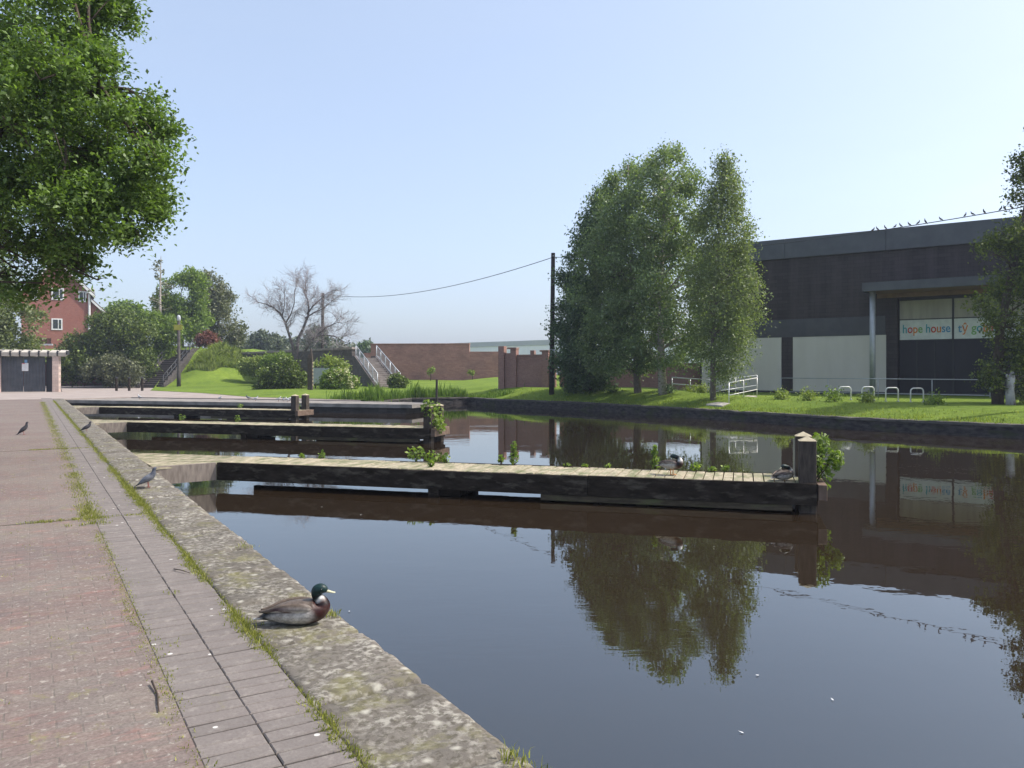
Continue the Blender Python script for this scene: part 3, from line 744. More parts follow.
# canopy and its column
yc = -2.3; c0 = bs(862, yc); zc0, zc1 = bz(862, 291.5, yc), bz(862, 283, yc)
g = MB(); g.b2(c0, c0 + 9.5, yc, yc + .12, zc0, zc1); g.b2(c0, c0 + .12, yc + .123, -.003, zc0, zc1); g.b2(c0 + .123, c0 + 9.5, yc + .123, -.003, zc1 - .12, zc1 - .01); g.build('canopy', M['fascia'], t)
g = MB(); g.b2(c0 + .123, c0 + 9.4, yc + .123, -.003, zc0 + .03, zc0 + .10); g.build('soffit', M['soffit'], t)
g = MB(); g.b2(c0 + .3, e1, -.06, -.004, oz + .02, zc0 + .02); g.build('timber_trim', M['soffit'], t)
cs = bs(872.5, -1.7); g = MB(); g.tube([(cs, -1.7, -.2), (cs, -1.7, zc0 + .04)], .15, 14); g.build('column', M['metal_galv'], t, smooth=True)

# railing on the forecourt in front of the building
def railing(name, label, pts, post_h, mids, mat, group=None, step=1.9, r=.028, bars=0, base_off=.25):
    """tube railing along a polyline of ground points; rails run parallel to the ground line"""
    pts = [Vector(p) for p in pts]; t = thing(name, label, 'railing', pts[0], 0, group)
    for zz, nm in [(post_h, 'top_rail')] + [(z, 'lower_rail') for z in mids]:
        g = MB(); g.tube([p + Vector((0, 0, zz)) for p in pts], r, 8); g.build(nm, mat, t, world=True, smooth=True)
    for a, b in zip(pts[:-1], pts[1:]):
        n_ = max(1, round((b - a).length / step))
        for i in range(n_ + (b == pts[-1])):
            p = a.lerp(b, i / n_); g = MB(); g.tube([p - Vector((0, 0, base_off)), p + Vector((0, 0, post_h - .01))], r * 1.1, 8); g.build('post', mat, t, world=True, smooth=True)
    if bars:
        g = MB()
        for a, b in zip(pts[:-1], pts[1:]):
            n_ = int((b - a).length / bars)
            for i in range(1, n_): p = a.lerp(b, i / n_); g.tube([p + Vector((0, 0, mids[-1])), p + Vector((0, 0, post_h))], r * .35, 4, cap=False)
        g.build('infill_bars', mat, t, world=True)
    return t
def bpnt(px, yo, z): p = BL + ex * bs(px, yo) + ey * yo; return Vector((p.x, p.y, z))
railing('forecourt_railing', 'long thin grey two rail railing in front of the dark building', [bpnt(781, -3.2, .24), bpnt(990, -3.2, .2)], .97, [.2], M['metal_galv'], step=2.3, r=.022)
for i, (px, nm) in enumerate(((845, 'leftmost bright hoop cycle stand on the grass below the cream panel'), (868, 'second bright hoop cycle stand from the left, below the canopy column'), (892, 'third bright hoop cycle stand from the left, by the end of the cream panel'), (917, 'rightmost bright hoop cycle stand, below the white sign'))):
    p = at(px, 399.5, 36.5 - i * .9); p.z = ground_z(p.x, p.y)
    t = thing('cycle_stand', nm, 'cycle stand', p, 0, 'hoop cycle stands on the far bank')
    if i == 0:
        g = MB(); pts = [(-.27, 0, -.1), (-.27, 0, .44)] + [(-.27 + .13 - .13 * math.cos(a), 0, .47 + .13 * math.sin(a)) for a in (.4, .8, 1.2, 1.57)]
        pts += [(-x, y, z) for x, y, z in reversed(pts)]; g.tube(pts, .027, 10); hoop = g.build('hoop', M['metal_bright'], t, smooth=True)
        feet = [MB().lathe([(.07, 0), (.07, .03)], 12, (x_, 0, -.005)).build('base_plate', M['metal_galv'], t) for x_ in (-.27, .27)]
    else:
        for s_ in [hoop] + feet: c = s_.copy(); COL.objects.link(c); c.parent = t
# ramp with handrails left of the panels
def gp_(px, Y): p = at(px, 390, Y); p.z = ground_z(p.x, p.y); return p
RG = 'handrails of the ramp beside the birches'
a, b = at(729, 397.5, 36), at(757, 391.5, 38.6); railing('ramp_handrail', 'near bright handrail of the ramp, nearest the water', [a, b], .66, [.1], M['metal_bright'], RG, 1.6, .021)
a, b = at(713, 398, 39.5), at(757, 391, 41.5); railing('ramp_handrail', 'far handrail of the ramp, close to the cream panel', [a, b], .82, [.3], M['metal_galv'], RG, 1.6, .021)
a, b = gp_(672, 46), gp_(710, 42.5); railing('low_barrier', 'low grey barrier between the birch trunks and the ramp', [a, b], .72, [.36], M['metal_galv'], None, 1.8)
g = MB(); q = [at(706, 407, 36.6), at(722, 408, 35.6), at(757, 400.5, 37.8), at(748, 398, 39.2)]
for p in q: p.z = ground_z(p.x, p.y) + .07
g.add([tuple(p) for p in q] + [(p.x, p.y, p.z - .25) for p in q], [(0, 1, 2, 3), (4, 5, 1, 0), (5, 6, 2, 1), (6, 7, 3, 2), (7, 4, 0, 3)]); structure(g.build('ramp_path', M['pale_concrete']))

# ================================================================== walls, sheds and houses beyond
M['brick_far'] = bricks('purple_brick', (.33, .165, .135), (.42, .215, .175), (.32, .21, .18), .44, .15, 'xz', stain=(.15, .09, .085), samt=.6)
M['brick_pink'] = bricks('pink_brick', (.27, .14, .115), (.33, .18, .15), (.27, .2, .18), .22, .075, 'xz', stain=(.18, .10, .085), samt=.5)
M['brick_red'] = bricks('red_brick', (.25, .09, .07), (.31, .118, .09), (.33, .2, .17), .22, .075, 'xz', stain=(.26, .08, .065), samt=.4)
def wall_thing(name, label, a, b, mats, parts, cat='wall', group=None):
    """parts: (part name, x0, x1, z0, z1, thickness, material index) in metres along a->b"""
    a, b = Vector(a), Vector(b); d = b - a
    t = thing(name, label, cat, (a.x, a.y, 0), math.atan2(d.y, d.x), group)
    for nm, x0, x1, z0, z1, th, mi in parts:
        g = MB(); g.b2(x0, x1, -th / 2, th / 2, z0, z1); g.build(nm, mats[mi], t, bevel=.01)
    return t
A, B = at(364, 372, 86), at(501, 372, 85); Lw = (B - A).length
x1 = (at(371.5, 0, 86) - A).x; x2 = (at(470, 0, 85.3) - A).x
wall_thing('long_brick_wall', 'long purple brick wall at the back of the sunlit lawn', A, B, [M['brick_far'], M['grey_stone']],
           [('wall', x1, x2, -1, 4.48, .5, 0), ('low_wall', x2 + .004, Lw, -1, 3.72, .46, 0), ('end_wall', 0, x1 - .004, -1, 3.6, .46, 0), ('coping', x1 - .05, x2 + .03, 4.484, 4.60, .6, 0)])
A, B = at(499.5, 0, 53.5), at(556, 0, 52.0); Lw = (B - A).length
def wx(px): k = (px - CX) / F; d = (B - A).xy.normalized(); return (k * A.y - A.x) / (d.x - k * d.y)
zz = lambda py: CH - (py - HZ) / F * 52.8
wall_thing('garden_wall', 'pink brick garden wall with capped piers left of the telegraph pole', A, B, [M['brick_pink'], M['grey_stone']],
           [('pier', wx(499.6), wx(505.3), -.5, zz(346), .5, 0), ('panel', wx(505.4), wx(511.4), -.5, zz(353), .22, 0), ('pier', wx(511.6), wx(517.4), -.5, zz(349), .5, 0),
            ('pier_cap', wx(508.6), wx(517.8), zz(349) + .003, zz(347.4), .58, 0), ('panel', wx(517.5), wx(543), -.5, zz(356), .22, 0), ('panel_cap', wx(517.6), wx(543), zz(356) + .003, zz(354.6), .34, 0),
            ('pier', wx(531), wx(535), zz(354.6) + .003, zz(350.5), .34, 0), ('pier', wx(543.1), wx(549.5), -.5, zz(352), .5, 0), ('pier_cap', wx(541), wx(550.2), zz(352) + .003, zz(350.4), .58, 0), ('panel', wx(549.6), wx(556), -.5, zz(356), .22, 0)])
A, B = at(560, 0, 55), at(704, 0, 52.4); Lw = (B - A).length
wall_thing('boundary_wall', 'pinkish brick wall seen behind the birch trunks', A, B, [M['brick_pink']], [('wall', 0, Lw, -.5, 2.05, .3, 0), ('coping', -.02, Lw, 2.054, 2.14, .4, 0)])
# far warehouse
A, B = at(392, 0, 178), at(712, 0, 126); d = B - A; Lw = d.length
t = thing('distant_warehouse', 'long distant warehouse with pale blue wall and grey roof edge', 'warehouse', (A.x, A.y, 0), math.atan2(d.y, d.x))
g = MB(); g.b2(0, Lw, 0, 40, -1, 6.545); g.build('wall', surf('pale_cladding', (.90, .84, .90), (.94, .89, .94), .3, .6, .3, .1, .01, (2, 1, .2)), t)
g = MB(); g.b2(-.1, Lw + .1, -.12, 41, 6.55, 7.5); g.build('roof', surf('grey_roof', (.48, .46, .50), (.54, .52, .56), .3, .6, .3, .1, .01), t)

# road bridge wall
A, B = Vector((-34, 94.5, 0)), Vector((-13.9, 70.6, 0)); Lw = (B - A).length
wall_thing('bridge_parapet', 'long dark stone parapet of the road bridge behind the bare tree', A, B, [M['bridge_stone'], M['grey_stone']], [('wall', 0, Lw, -1, 3.55, .5, 0), ('coping', -.02, Lw + .1, 3.554, 3.75, .66, 1)])

def stairs(name, label, top, bot, width, n, mats, side, wall_to=-1.0):
    top, bot = Vector(top), Vector(bot); d = bot - top; run = d.xy.length; rise = top.z - bot.z
    t = thing(name, label, 'steps', (top.x, top.y, bot.z), math.atan2(d.y, d.x))
    g = MB()
    for i in range(n):
        x0 = run * i / n; g.b2(x0, run * (i + 1) / n + .02, -width / 2, width / 2, wall_to, rise * (n - i) / n - i * .0)
    g.b2(-1.6, -.002, -width / 2, width / 2, wall_to, rise + .001); o = g.build('steps', mats[0], t); o['kind'] = 'stuff'
    g = MB(); k = rise / run
    for i in range(n):
        x1 = run * (i + 1) / n; z = rise * (n - i) / n; g.b2(x1 - .06, x1 + .035, -width / 2 + .01, width / 2 - .01, z + .002, z + .03)
    o = g.build('nosing', mats[1], t)
    for s in (-1, 1):
        y0, y1 = (s * width / 2, s * (width / 2 + .35)); y0, y1 = min(y0, y1) + .003 * 0, max(y0, y1)
        pf = [(-1.6, wall_to), (run + .5, wall_to), (run + .5, .12), (run + .1, .12), (0, rise + .22), (-1.6, rise + .22)]
        vs = [(x, y0 + (.003 if s > 0 else 0), z) for x, z in pf] + [(x, y1 - (.003 if s < 0 else 0), z) for x, z in pf]; m_ = len(pf)
        g = MB(); g.add(vs, [tuple(range(m_)), tuple(range(2 * m_ - 1, m_ - 1, -1))] + [((i + 1) % m_, i, i + m_, (i + 1) % m_ + m_) for i in range(m_)]); g.build('side_wall', mats[2], t)
    q = root_mat(t)
    return t, run, rise, lambda x, y, z: q @ Vector((x, y, z))
t, run, rise, L2 = stairs('stone_steps', 'stone steps with bright railings climbing to the bridge beside the long brick wall', (-12.75, 70.2, 2.75), (-9.7, 63.2, .25), 1.5, 14, [M['grey_stone'], M['pale_concrete'], M['bridge_stone']], 1)
SG = 'railings of the bridge steps'
for y, lb in ((-.92, 'bright steel railing on the left side of the stone steps'), (.92, 'bright steel railing on the right side of the stone steps, against the brick wall')):
    railing('stair_railing', lb, [L2(-.2, y, rise + .15), L2(run - .1, y, .2)], 1.0, [.12], M['metal_galv'], SG, 1.7, .035, bars=.25)
top, bot = Vector((-36.6, 89, 4.0)), Vector((-35.2, 78.2, .1))
t, run, rise, L1 = stairs('embankment_steps', 'dark steps with black railings climbing the bank left of the lamp post', top, bot, 1.9, 20, [M['dark_stone'], M['grey_stone'], M['dark_stone']], 1)
for y, lb in ((-1.05, 'black railing on the left of the dark embankment steps'), (1.05, 'black railing on the right of the dark embankment steps, by the lamp post')):
    railing('bank_railing', lb, [L1(0, y, rise + .1), L1(run, y, .1)], 1.0, [.5], M['metal_dark'], 'railings of the embankment steps', 1.5, .04)

# stone gateway
t = thing('stone_gateway', 'dark double doors with a white notice between stone piers at the left edge', 'gateway', at(27, 391.5, 62))
t.location.z = 0; Y = 62; o = t.location; t.rotation_euler.z = R(18)
X = lambda px: (px - CX) / F * Y - o.x
Z = lambda py: CH - (py - HZ) / F * Y
M['pier_stone'] = bricks('pier_stone', (.45, .34, .29), (.56, .44, .38), (.36, .29, .25), .45, .22, 'xz', stain=(.34, .26, .22), samt=.5)
for a, b in ((-60, 4), (50, 56)):
    g = MB(); g.b2(X(a), X(b), -.3, .45, -.3, Z(356)); g.build('pier', M['pier_stone'], t, bevel=.02)
for a, b in ((4.2, 23.4), (23.7, 43)):
    g = MB(); n_ = 7
    for i in range(n_):
        q0, q1 = X(a) + (X(b) - X(a)) * i / n_, X(a) + (X(b) - X(a)) * (i + 1) / n_; g.b2(q0 + .008, q1 - .008, .1, .16, .03, Z(357))
    g.build('door', surf('door_paint', (.055, .06, .068), (.085, .09, .10), 2, .7, .3, .2, .01) if 'door_t' not in M else M['door_t'], t)
g = MB(); g.b2(X(43.2), X(49.9), .3, .5, -.2, Z(357)); g.build('reveal', M['metal_black'], t)
g = MB(); g.b2(X(4) + .003, X(50) - .003, -.2, .4, Z(356.8), Z(355.2)); g.build('lintel', M['metal_dark'], t)
x = -44
while x < 56:
    g = MB(); g.box(((X(x) + X(x + 7)) / 2, .1, Z(353.0)), (X(x + 7) - X(x), 1.0, .34), rx=R(12), ry=R(3)); g.build('coping_block', M['pale_concrete'], t, bevel=.03)
    g = MB(); g.b2(X(x + 7.1), X(x + 8.2), -.42, .5, Z(354.5), Z(350.6)); g.build('dark_gap', M['metal_dark'], t); x += 8.3  # dark blocks paint the shade in the gaps between the coping blocks
g = MB(); g.b2(X(22.3), X(28), .06, .085, Z(371), Z(363)); nt_ = g.build('notice', M['white'], t)
g = MB(); g.b2(X(24.6), X(27), .06, .085, Z(362.6), Z(359.8)); g.build('notice', plain('blue_notice', (.18, .38, .6)), t)
g = MB(); g.b2(X(22.5), X(25), .052, .056, Z(363.9), Z(363.1)); g.build('heading', plain('red_heading', (.6, .1, .15)), nt_)

# red brick house
Y = 92.0
t = thing('brick_house', 'red brick house with a white trimmed gable rising behind the dark hedge', 'house', (at(57, 0, Y).x, Y, 3), R(30)); o = t.location
X = lambda px: ((px - CX) / F * Y - o.x) * .87
Z = lambda py: CH - (py - HZ) / F * Y - 3
g = MB(); xl, xr, xa, ze, za = X(22), X(91.5), X(57), Z(291), Z(259)
pf = [(xl, -3), (xr, -3), (xr, ze), (xa, za), (xl, ze)]; k = 5
g.add([(x, 0, z) for x, z in pf] + [(x, 9, z) for x, z in pf], [tuple(range(k)), tuple(range(2 * k - 1, k - 1, -1))] + [((i + 1) % k, i, i + k, (i + 1) % k + k) for i in range(k)])
g.build('wall', M['brick_red'], t)
M['tile'] = surf('roof_tile', (.10, .085, .085), (.15, .13, .125), 3, .8, .2, .4, .02)
def slope(mb, x0, z0, x1, z1, y0, y1, th):
    mb.add([(x0, y0, z0), (x1, y0, z1), (x1, y1, z1), (x0, y1, z0), (x0, y0, z0 + th), (x1, y0, z1 + th), (x1, y1, z1 + th), (x0, y1, z0 + th)], [(3, 2, 1, 0), (4, 5, 6, 7), (0, 1, 5, 4), (1, 2, 6, 5), (2, 3, 7, 6), (3, 0, 4, 7)])
dz_ = (za - ze) / (xr - xa)
g = MB(); slope(g, xa, za + .02, X(96), za - dz_ * (X(96) - xa) + .02, -.45, 9.3, .16); slope(g, X(18), za - dz_ * (xa - X(18)) + .02, xa - .003, za + .02, -.45, 9.3, .16); g.build('roof', M['tile'], t)
g = MB(); slope(g, xa, za - .30, X(95.8), za - dz_ * (X(95.8) - xa) - .30, -.5, -.452, .36); slope(g, X(18.2), za - dz_ * (xa - X(18.2)) - .30, xa - .003, za - .30, -.5, -.452, .36)
g.b2(X(87), X(95.5), -.44, -.01, Z(292), Z(287)); g.build('bargeboard', M['white'], t)
g = MB(); g.tube([(X(89.8), -.12, Z(350)), (X(89.8), -.12, Z(293)), (X(92), -.3, Z(291))], .13, 8); g.build('downpipe', M['white'], t)
for a, b, c0_, c1_ in ((51.5, 62.5, 330, 318.5), (78.5, 87, 301, 290), (51.5, 64, 300, 288), (30, 38, 301, 289)):
    g = MB(); x0, x1, z0, z1 = X(a), X(b), Z(c0_), Z(c1_); fr = .14
    g.b2(x0, x1, -.06, .06, z0, z0 + fr); g.b2(x0, x1, -.06, .06, z1 - fr, z1); g.b2(x0, x0 + fr, -.06, .06, z0 + fr, z1 - fr); g.b2(x1 - fr, x1, -.06, .06, z0 + fr, z1 - fr); xm = x0 + (x1 - x0) * .62; g.b2(xm - .04, xm + .04, -.06, .06, z0 + fr, z1 - fr)
    f_ = g.build('window', M['white'], t); g = MB(); g.b2(x0 + fr * .5, x1 - fr * .5, -.02, -.005, z0 + fr * .5, z1 - fr * .5); g.build('pane', M['glass'], f_)
xw0, xw1, zw0_, zw1_ = xr + .003, X(111), Z(298), Z(315)
g = MB(); pf = [(xw0, -3), (xw1, -3), (xw1, zw1_), (xw0, zw0_)]; k = 4
g.add([(x, .12, z) for x, z in pf] + [(x, 8.6, z) for x, z in pf], [tuple(range(k)), tuple(range(2 * k - 1, k - 1, -1))] + [((i + 1) % k, i, i + k, (i + 1) % k + k) for i in range(k)]); g.build('side_wing', M['brick_red'], t)
sl = (zw1_ - zw0_) / (xw1 - xw0); xe = X(113)
g = MB(); slope(g, xw0, zw0_ + .02, xe, zw0_ + sl * (xe - xw0) + .02, -.2, 9, .18); g.build('wing_roof', M['tile'], t)
g = MB(); slope(g, xw0, zw0_ - .25, xe - .05, zw0_ + sl * (xe - .05 - xw0) - .25, -.25, -.203, .3); g.build('wing_bargeboard', M['white'], t)
t = thing('garden_fence', 'low fence with dark pickets and a white bottom rail below the brick house', 'fence', at(38, 346, 84))
g = MB(); 
for px in np.arange(26, 52, 1.3): p = at(px, 341.5, 84); g.box(p, (.07, .05, .7))
g.build('picket', M['timber_dark'], t, world=True)['kind'] = 'stuff'
g = MB(); g.box(at(38.5, 344.6, 83.9), (3.0, .08, .16)); g.build('rail', M['white'], t, world=True)

# bollards, lamp post, cone bollard
def post_thing(name, label, cat, base, prof, mat, n=12, part='post', group=None, extra=None):
    t = thing(name, label, cat, base, 0, group); g = MB(); g.lathe(prof, n); g.build(part, mat, t, smooth=False); return t
bo = None; g = None
for px, Y, lb in ((116.5, 66, 'slim dark bollard on the path, leftmost of the three before the hedge'), (129.2, 66, 'slim dark bollard on the path, middle one of the three before the hedge'), (142.2, 66, 'slim dark bollard on the path, rightmost of three, by the dark steps')):
    p = at(px, 390, Y); p.z = -.006
    if bo is None:
        bo = thing('bollard', lb, 'bollard', p, 0, 'slim bollards on the far path')
        g = MB(); g.lathe([(.10, -.1), (.10, 1.0)], 12); g.build('post', M['timber_dark'], bo, smooth=False); g = MB(); g.lathe([(.11, 1.002), (.11, 1.1), (.03, 1.15)], 12); g.build('cap', M['metal_dark'], bo)
    else:
        c = copy_tree(bo); c.location = p; c['label'] = lb
p = at(59.3, 391, 64); p.z = -.006
t = thing('cone_bollard', 'dark tapered bollard beside the stone gateway', 'bollard', p); g = MB(); g.lathe([(.17, -.05), (.16, .1), (.06, 1.1), (.03, 1.22)], 14); g.build('post', M['metal_dark'], t, smooth=True); g = MB(); g.lathe([(.21, 0), (.21, .04), (.172, .05)], 14); g.build('base', M['metal_black'], t)
p = at(178.8, 388, 77); p.z = ground_z(p.x, p.y)
t = thing('lamp_post', 'tall lamp post with a pale lantern and yellow sign beside the dark steps', 'lamp post', p)
zt = CH - (318 - HZ) / F * 77 - p.z
g = MB(); g.lathe([(.19, -.2), (.19, 1.2), (.15, 1.3), (.14, zt - .3)], 12); g.build('post', surf('lamp_paint', (.045, .04, .036), (.085, .075, .068), 3), t, smooth=True)
g = MB(); g.lathe([(.10, zt - .3), (.18, zt - .2), (.17, zt + .1), (.13, zt + .22), (.05, zt + .28)], 12); g.build('lantern', plain('lantern_white', (.5, .52, .55), .3), t, smooth=True)
zs = CH - (327.5 - HZ) / F * 77 - p.z; g = MB(); g.b2(-.40, .40, -.19, -.16, zs - .26, zs + .26); g.build('yellow_sign', M['yellow'], t)

# telegraph poles and wires
P1 = at(552.3, 391, 47.5); P1.z = ground_z(P1.x, P1.y); zt1 = CH - (253 - HZ) / F * 47.5
t = thing('telegraph_pole', 'tall dark wooden telegraph pole between the garden wall and the dense tree', 'pole', P1)
g = MB(); g.tube([P1 + Vector((-.05, 0, -.5)), Vector((P1.x + .05, P1.y, zt1))], [.16, .12], 12); g.build('pole', M['pole_wood'], t, world=True, smooth=True)
g = MB(); g.tube([(P1.x + .04, P1.y - .12, zt1 - .2), (P1.x + .04, P1.y - .3, zt1 - .2)], .035, 6); g.build('insulator', M['metal_galv'], t, world=True)
g = MB(); g.b2(P1.x - .13, P1.x + .13, P1.y - .20, P1.y - .15, 2.6, 2.9); g.build('plate', M['metal_galv'], t, world=True)
P2 = at(322, 330, 86); zt2 = CH - (293 - HZ) / F * 86
t = thing('telegraph_pole', 'distant telegraph pole standing behind the bare tree', 'pole', (P2.x, 86, 2)); g = MB(); g.tube([(P2.x, 86, 0), (P2.x + .1, 86, zt2)], [.2, .15], 10); g.build('pole', M['pole_wood'], t, world=True, smooth=True)
P3 = Vector((20.4, 27.4, .3)); zt3 = 7.75
t = thing('telegraph_pole', 'telegraph pole right of the dark tree at the right edge', 'pole', P3); g = MB(); g.tube([P3 - Vector((0, 0, .5)), (P3.x, P3.y, zt3 + .2)], [.16, .12], 12); g.build('pole', M['pole_wood'], t, world=True, smooth=True)
def wire_pts(a, b, sag, n=40): return [a.lerp(b, i / n) - Vector((0, 0, sag * 4 * (i / n) * (1 - i / n))) for i in range(n + 1)]
W1 = wire_pts(Vector((P1.x + .05, P1.y, zt1 - .25)), Vector((P2.x + .1, 86, zt2 - .1)), 1.1)
g = MB(); g.tube(W1, .022, 5); tag(g.build('overhead_wire', M['metal_dark']), 'thin overhead wire sagging from the telegraph pole towards the bare tree', 'wire')
W2 = wire_pts(Vector((P1.x + .05, P1.y, zt1 - .25)), Vector((P3.x, P3.y, zt3)), .62, 80)
g = MB(); g.tube(W2, .018, 5); tag(g.build('overhead_wire', M['metal_dark']), 'overhead wire above the dark building roof on which birds perch', 'wire')
def on_wire(px):
    k = (px - CX) / F
    for a, b in zip(W2[:-1], W2[1:]):
        fa, fb = a.x - k * a.y, b.x - k * b.y
        if fa * fb <= 0: return a.lerp(b, fa / (fa - fb))

# ================================================================== trees and plants
L_OAK = leafmat('oak_leaf', (.045, .078, .016), (.10, .165, .034), (.165, .245, .065), .36, .4)
L_BIRCH = leafmat('birch_leaf', (.09, .135, .066), (.145, .20, .092), (.22, .275, .13), .36, .45)
L_DROOP = leafmat('drooping_leaf', (.10, .135, .06), (.155, .195, .085), (.22, .26, .115), .36, .45)
L_ALDER = leafmat('alder_leaf', (.045, .08, .045), (.07, .115, .055), (.11, .165, .07), .27, .5)
L_DARK = leafmat('laurel_leaf', (.024, .042, .012), (.056, .09, .022), (.17, .215, .045), .25, .4)
L_MID = leafmat('shrub_leaf', (.07, .115, .025), (.12, .18, .035), (.19, .26, .05), .34, .3)
L_GREY = leafmat('grey_leaf', (.075, .085, .045), (.115, .125, .07), (.17, .18, .10), .2, .3)
L_PALE = leafmat('pale_leaf', (.12, .165, .04), (.18, .235, .055), (.27, .31, .10), .38, .3)
L_WILLOW = leafmat('willow_leaf', (.075, .10, .035), (.12, .15, .055), (.19, .22, .10), .35, .3)
L_RED = leafmat('red_leaf', (.10, .03, .03), (.17, .06, .05), (.24, .11, .09), .25, .3)
L_FAR = leafmat('far_leaf', (.06, .08, .05), (.085, .11, .065), (.12, .14, .08), .1, .2)
L_WEED = leafmat('weed_leaf', (.07, .12, .025), (.12, .19, .035), (.21, .27, .06), .4, .35)
L_FLOWER = leafmat('flower', (.50, .46, .30), (.60, .56, .38), (.68, .65, .48), .2, .2)
L_BLADE = leafmat('blade', (.10, .15, .025), (.16, .215, .035), (.27, .29, .07), .4, .2)
L_JOINT = leafmat('joint_blade', (.13, .15, .03), (.21, .225, .055), (.30, .29, .10), .4, .2)
L_REED = leafmat('reed_blade', (.05, .10, .02), (.09, .155, .03), (.15, .22, .045), .35, .2)
def LB(px, py, r, Y, ry=None, rz=None, dy=0):
    """one foliage mass: pixel place and radius at distance Y"""
    k = Y / F; return (at(px, py, Y) + Vector((0, dy, 0)), (r * k, (ry if ry else r) * k, (rz if rz else r) * k))

# the big oak hanging in from the left
Yo = 13.5; k = Yo / F
ob = Vector((-12.8, 14.5, 0))
oak_l = [LB(60, 45, 62, Yo), LB(98, 82, 34, Yo - .6), LB(48, 130, 72, Yo, dy=-.4), LB(134, 140, 40, Yo - .9), LB(108, 172, 50, Yo, dy=.3), LB(30, 212, 62, Yo - .5), LB(128, 206, 34, Yo - .2),
         LB(66, 240, 40, Yo, rz=26), LB(14, 268, 30, Yo - .3, rz=20), LB(84, 10, 30, Yo, dy=.5), LB(100, -16, 24, Yo), LB(-40, 110, 110, Yo, dy=.8), LB(-60, 220, 80, Yo + .5), LB(-40, -50, 120, Yo, dy=1), LB(60, -50, 70, Yo, dy=.6),
         LB(84, 266, 20, Yo, rz=11), LB(150, 112, 22, Yo - .4, rz=17), LB(146, 180, 24, Yo - .6, rz=16), LB(140, 236, 20, Yo - .3, rz=12), LB(44, 283, 22, Yo - .4, rz=10), LB(-150, 60, 140, Yo + 1), LB(150, 158, 22, Yo - 1), LB(30, 262, 34, Yo - .6, rz=24), LB(62, 260, 24, Yo - .9, rz=18), LB(84, 272, 16, Yo - .3, rz=10), LB(98, 280, 9, Yo - .5, rz=6), LB(20, 290, 20, Yo - .2, rz=10), LB(158, 132, 20, Yo - .3, rz=14), LB(154, 200, 16, Yo, rz=12), LB(88, 212, 36, Yo - 1.2), LB(62, 180, 40, Yo - 1.5), LB(40, 80, 44, Yo - 1.6)]
lobe_tree('oak_tree', 'big leafy oak overhanging the paving from the left edge', 'tree', ob,
          [([ob - Vector((0, 0, .3)), ob + Vector((.1, 0, 1.8)), ob + Vector((.4, -.2, 4)), ob + Vector((.9, -.5, 6.5)), ob + Vector((1.6, -.6, 9))], .42, .14),
           ([ob + Vector((.3, -.1, 3.6)), ob + Vector((2.2, -.6, 4.6)), ob + Vector((4.2, -1, 5.6)), ob + Vector((6.0, -1.3, 6.2))], .22, .05)],
          oak_l, L_OAK, M['bark'], 7200, 34, .085, .34, 4, up=1.2, droop=.2, freq=1.3, thr=-.15, sag=.25, jit=.7, K=420, pull=.5, flat=.5, lr=.04)

BG = 'birches on the far bank'
def bpz(px, Y): p = at(px, 380, Y); p.z = ground_z(p.x, p.y); return p
p = bpz(663, 41.5); T = lambda px, py, Y: at(px, py, Y)
row_tree('birch_tree', 'tallest birch with a pale trunk at the middle of the tree group', 'tree', p, [([p - Vector((0, 0, .3)), T(661, 350, 41.5), T(660, 300, 41.5), T(664, 220, 41.5), T(665, 145, 41.5)], .24, .03)],
         [(139, 661, 667), (147, 649, 679), (158, 635, 692), (174, 618, 704), (210, 608, 710), (265, 604, 713), (318, 608, 712), (345, 622, 706), (364, 642, 696)], 41.5, L_BIRCH, M['bark_pale'], 4600, 16, .15, .8, 21, BG, rise=.9, sag=.6, thr=-.03, freq=1.0, lumps=.32, K=150, pull=.6)
p = bpz(638, 43.5)
row_tree('birch_tree', 'broad birch with a dark trunk between the dense tree and the tallest birch', 'tree', p, [([p - Vector((0, 0, .3)), T(636, 350, 43.5), T(634, 300, 43.5), T(630, 230, 43.5), T(628, 165, 43.5)], .22, .03)],
         [(153, 634, 648), (160, 618, 662), (180, 602, 672), (210, 588, 680), (256, 576, 682), (305, 570, 680), (345, 578, 668), (370, 592, 654)], 43.5, L_BIRCH, M['bark_grey'], 4400, 16, .15, .8, 22, BG, rise=.9, sag=.5, thr=-.03, freq=1.0, lumps=.32, K=150, pull=.6)
p = bpz(591, 46.8)
row_tree('alder_tree', 'dense dark tree with foliage down to the grass beside the telegraph pole', 'tree', p, [([p - Vector((0, 0, .3)), T(591, 340, 46.8), T(593, 280, 46.8), T(597, 210, 46.8)], .22, .03)],
         [(188, 598, 608), (204, 586, 618), (232, 574, 626), (265, 565, 632), (300, 558, 636), (335, 552, 632), (365, 552, 622), (384, 557, 610), (392, 568, 600)], 46.8, L_ALDER, M['bark'], 4600, 15, .17, .85, 23, None, rise=.7, sag=.2, thr=-.2, freq=1.0, lumps=.4, K=140, pull=.5)
p = bpz(713, 37.6)
row_tree('birch_tree', 'slim drooping birch standing in front of the cream panel, rightmost of the group', 'tree', p, [([p - Vector((0, 0, .3)), T(713, 350, 37.6), T(715, 290, 37.6), T(720, 220, 37.6), T(724, 158, 37.6)], .15, .02)],
         [(150, 720, 727), (160, 711, 735), (180, 703, 742), (215, 697, 748), (250, 692, 754), (282, 692, 758), (308, 690, 761), (332, 691, 756), (352, 696, 748), (374, 704, 734)], 37.6, L_DROOP, M['bark_grey'], 3300, 15, .12, .8, 24, BG, rise=.4, sag=1.0, thr=-.16, freq=1.0, lumps=.42, K=120, pull=.5)

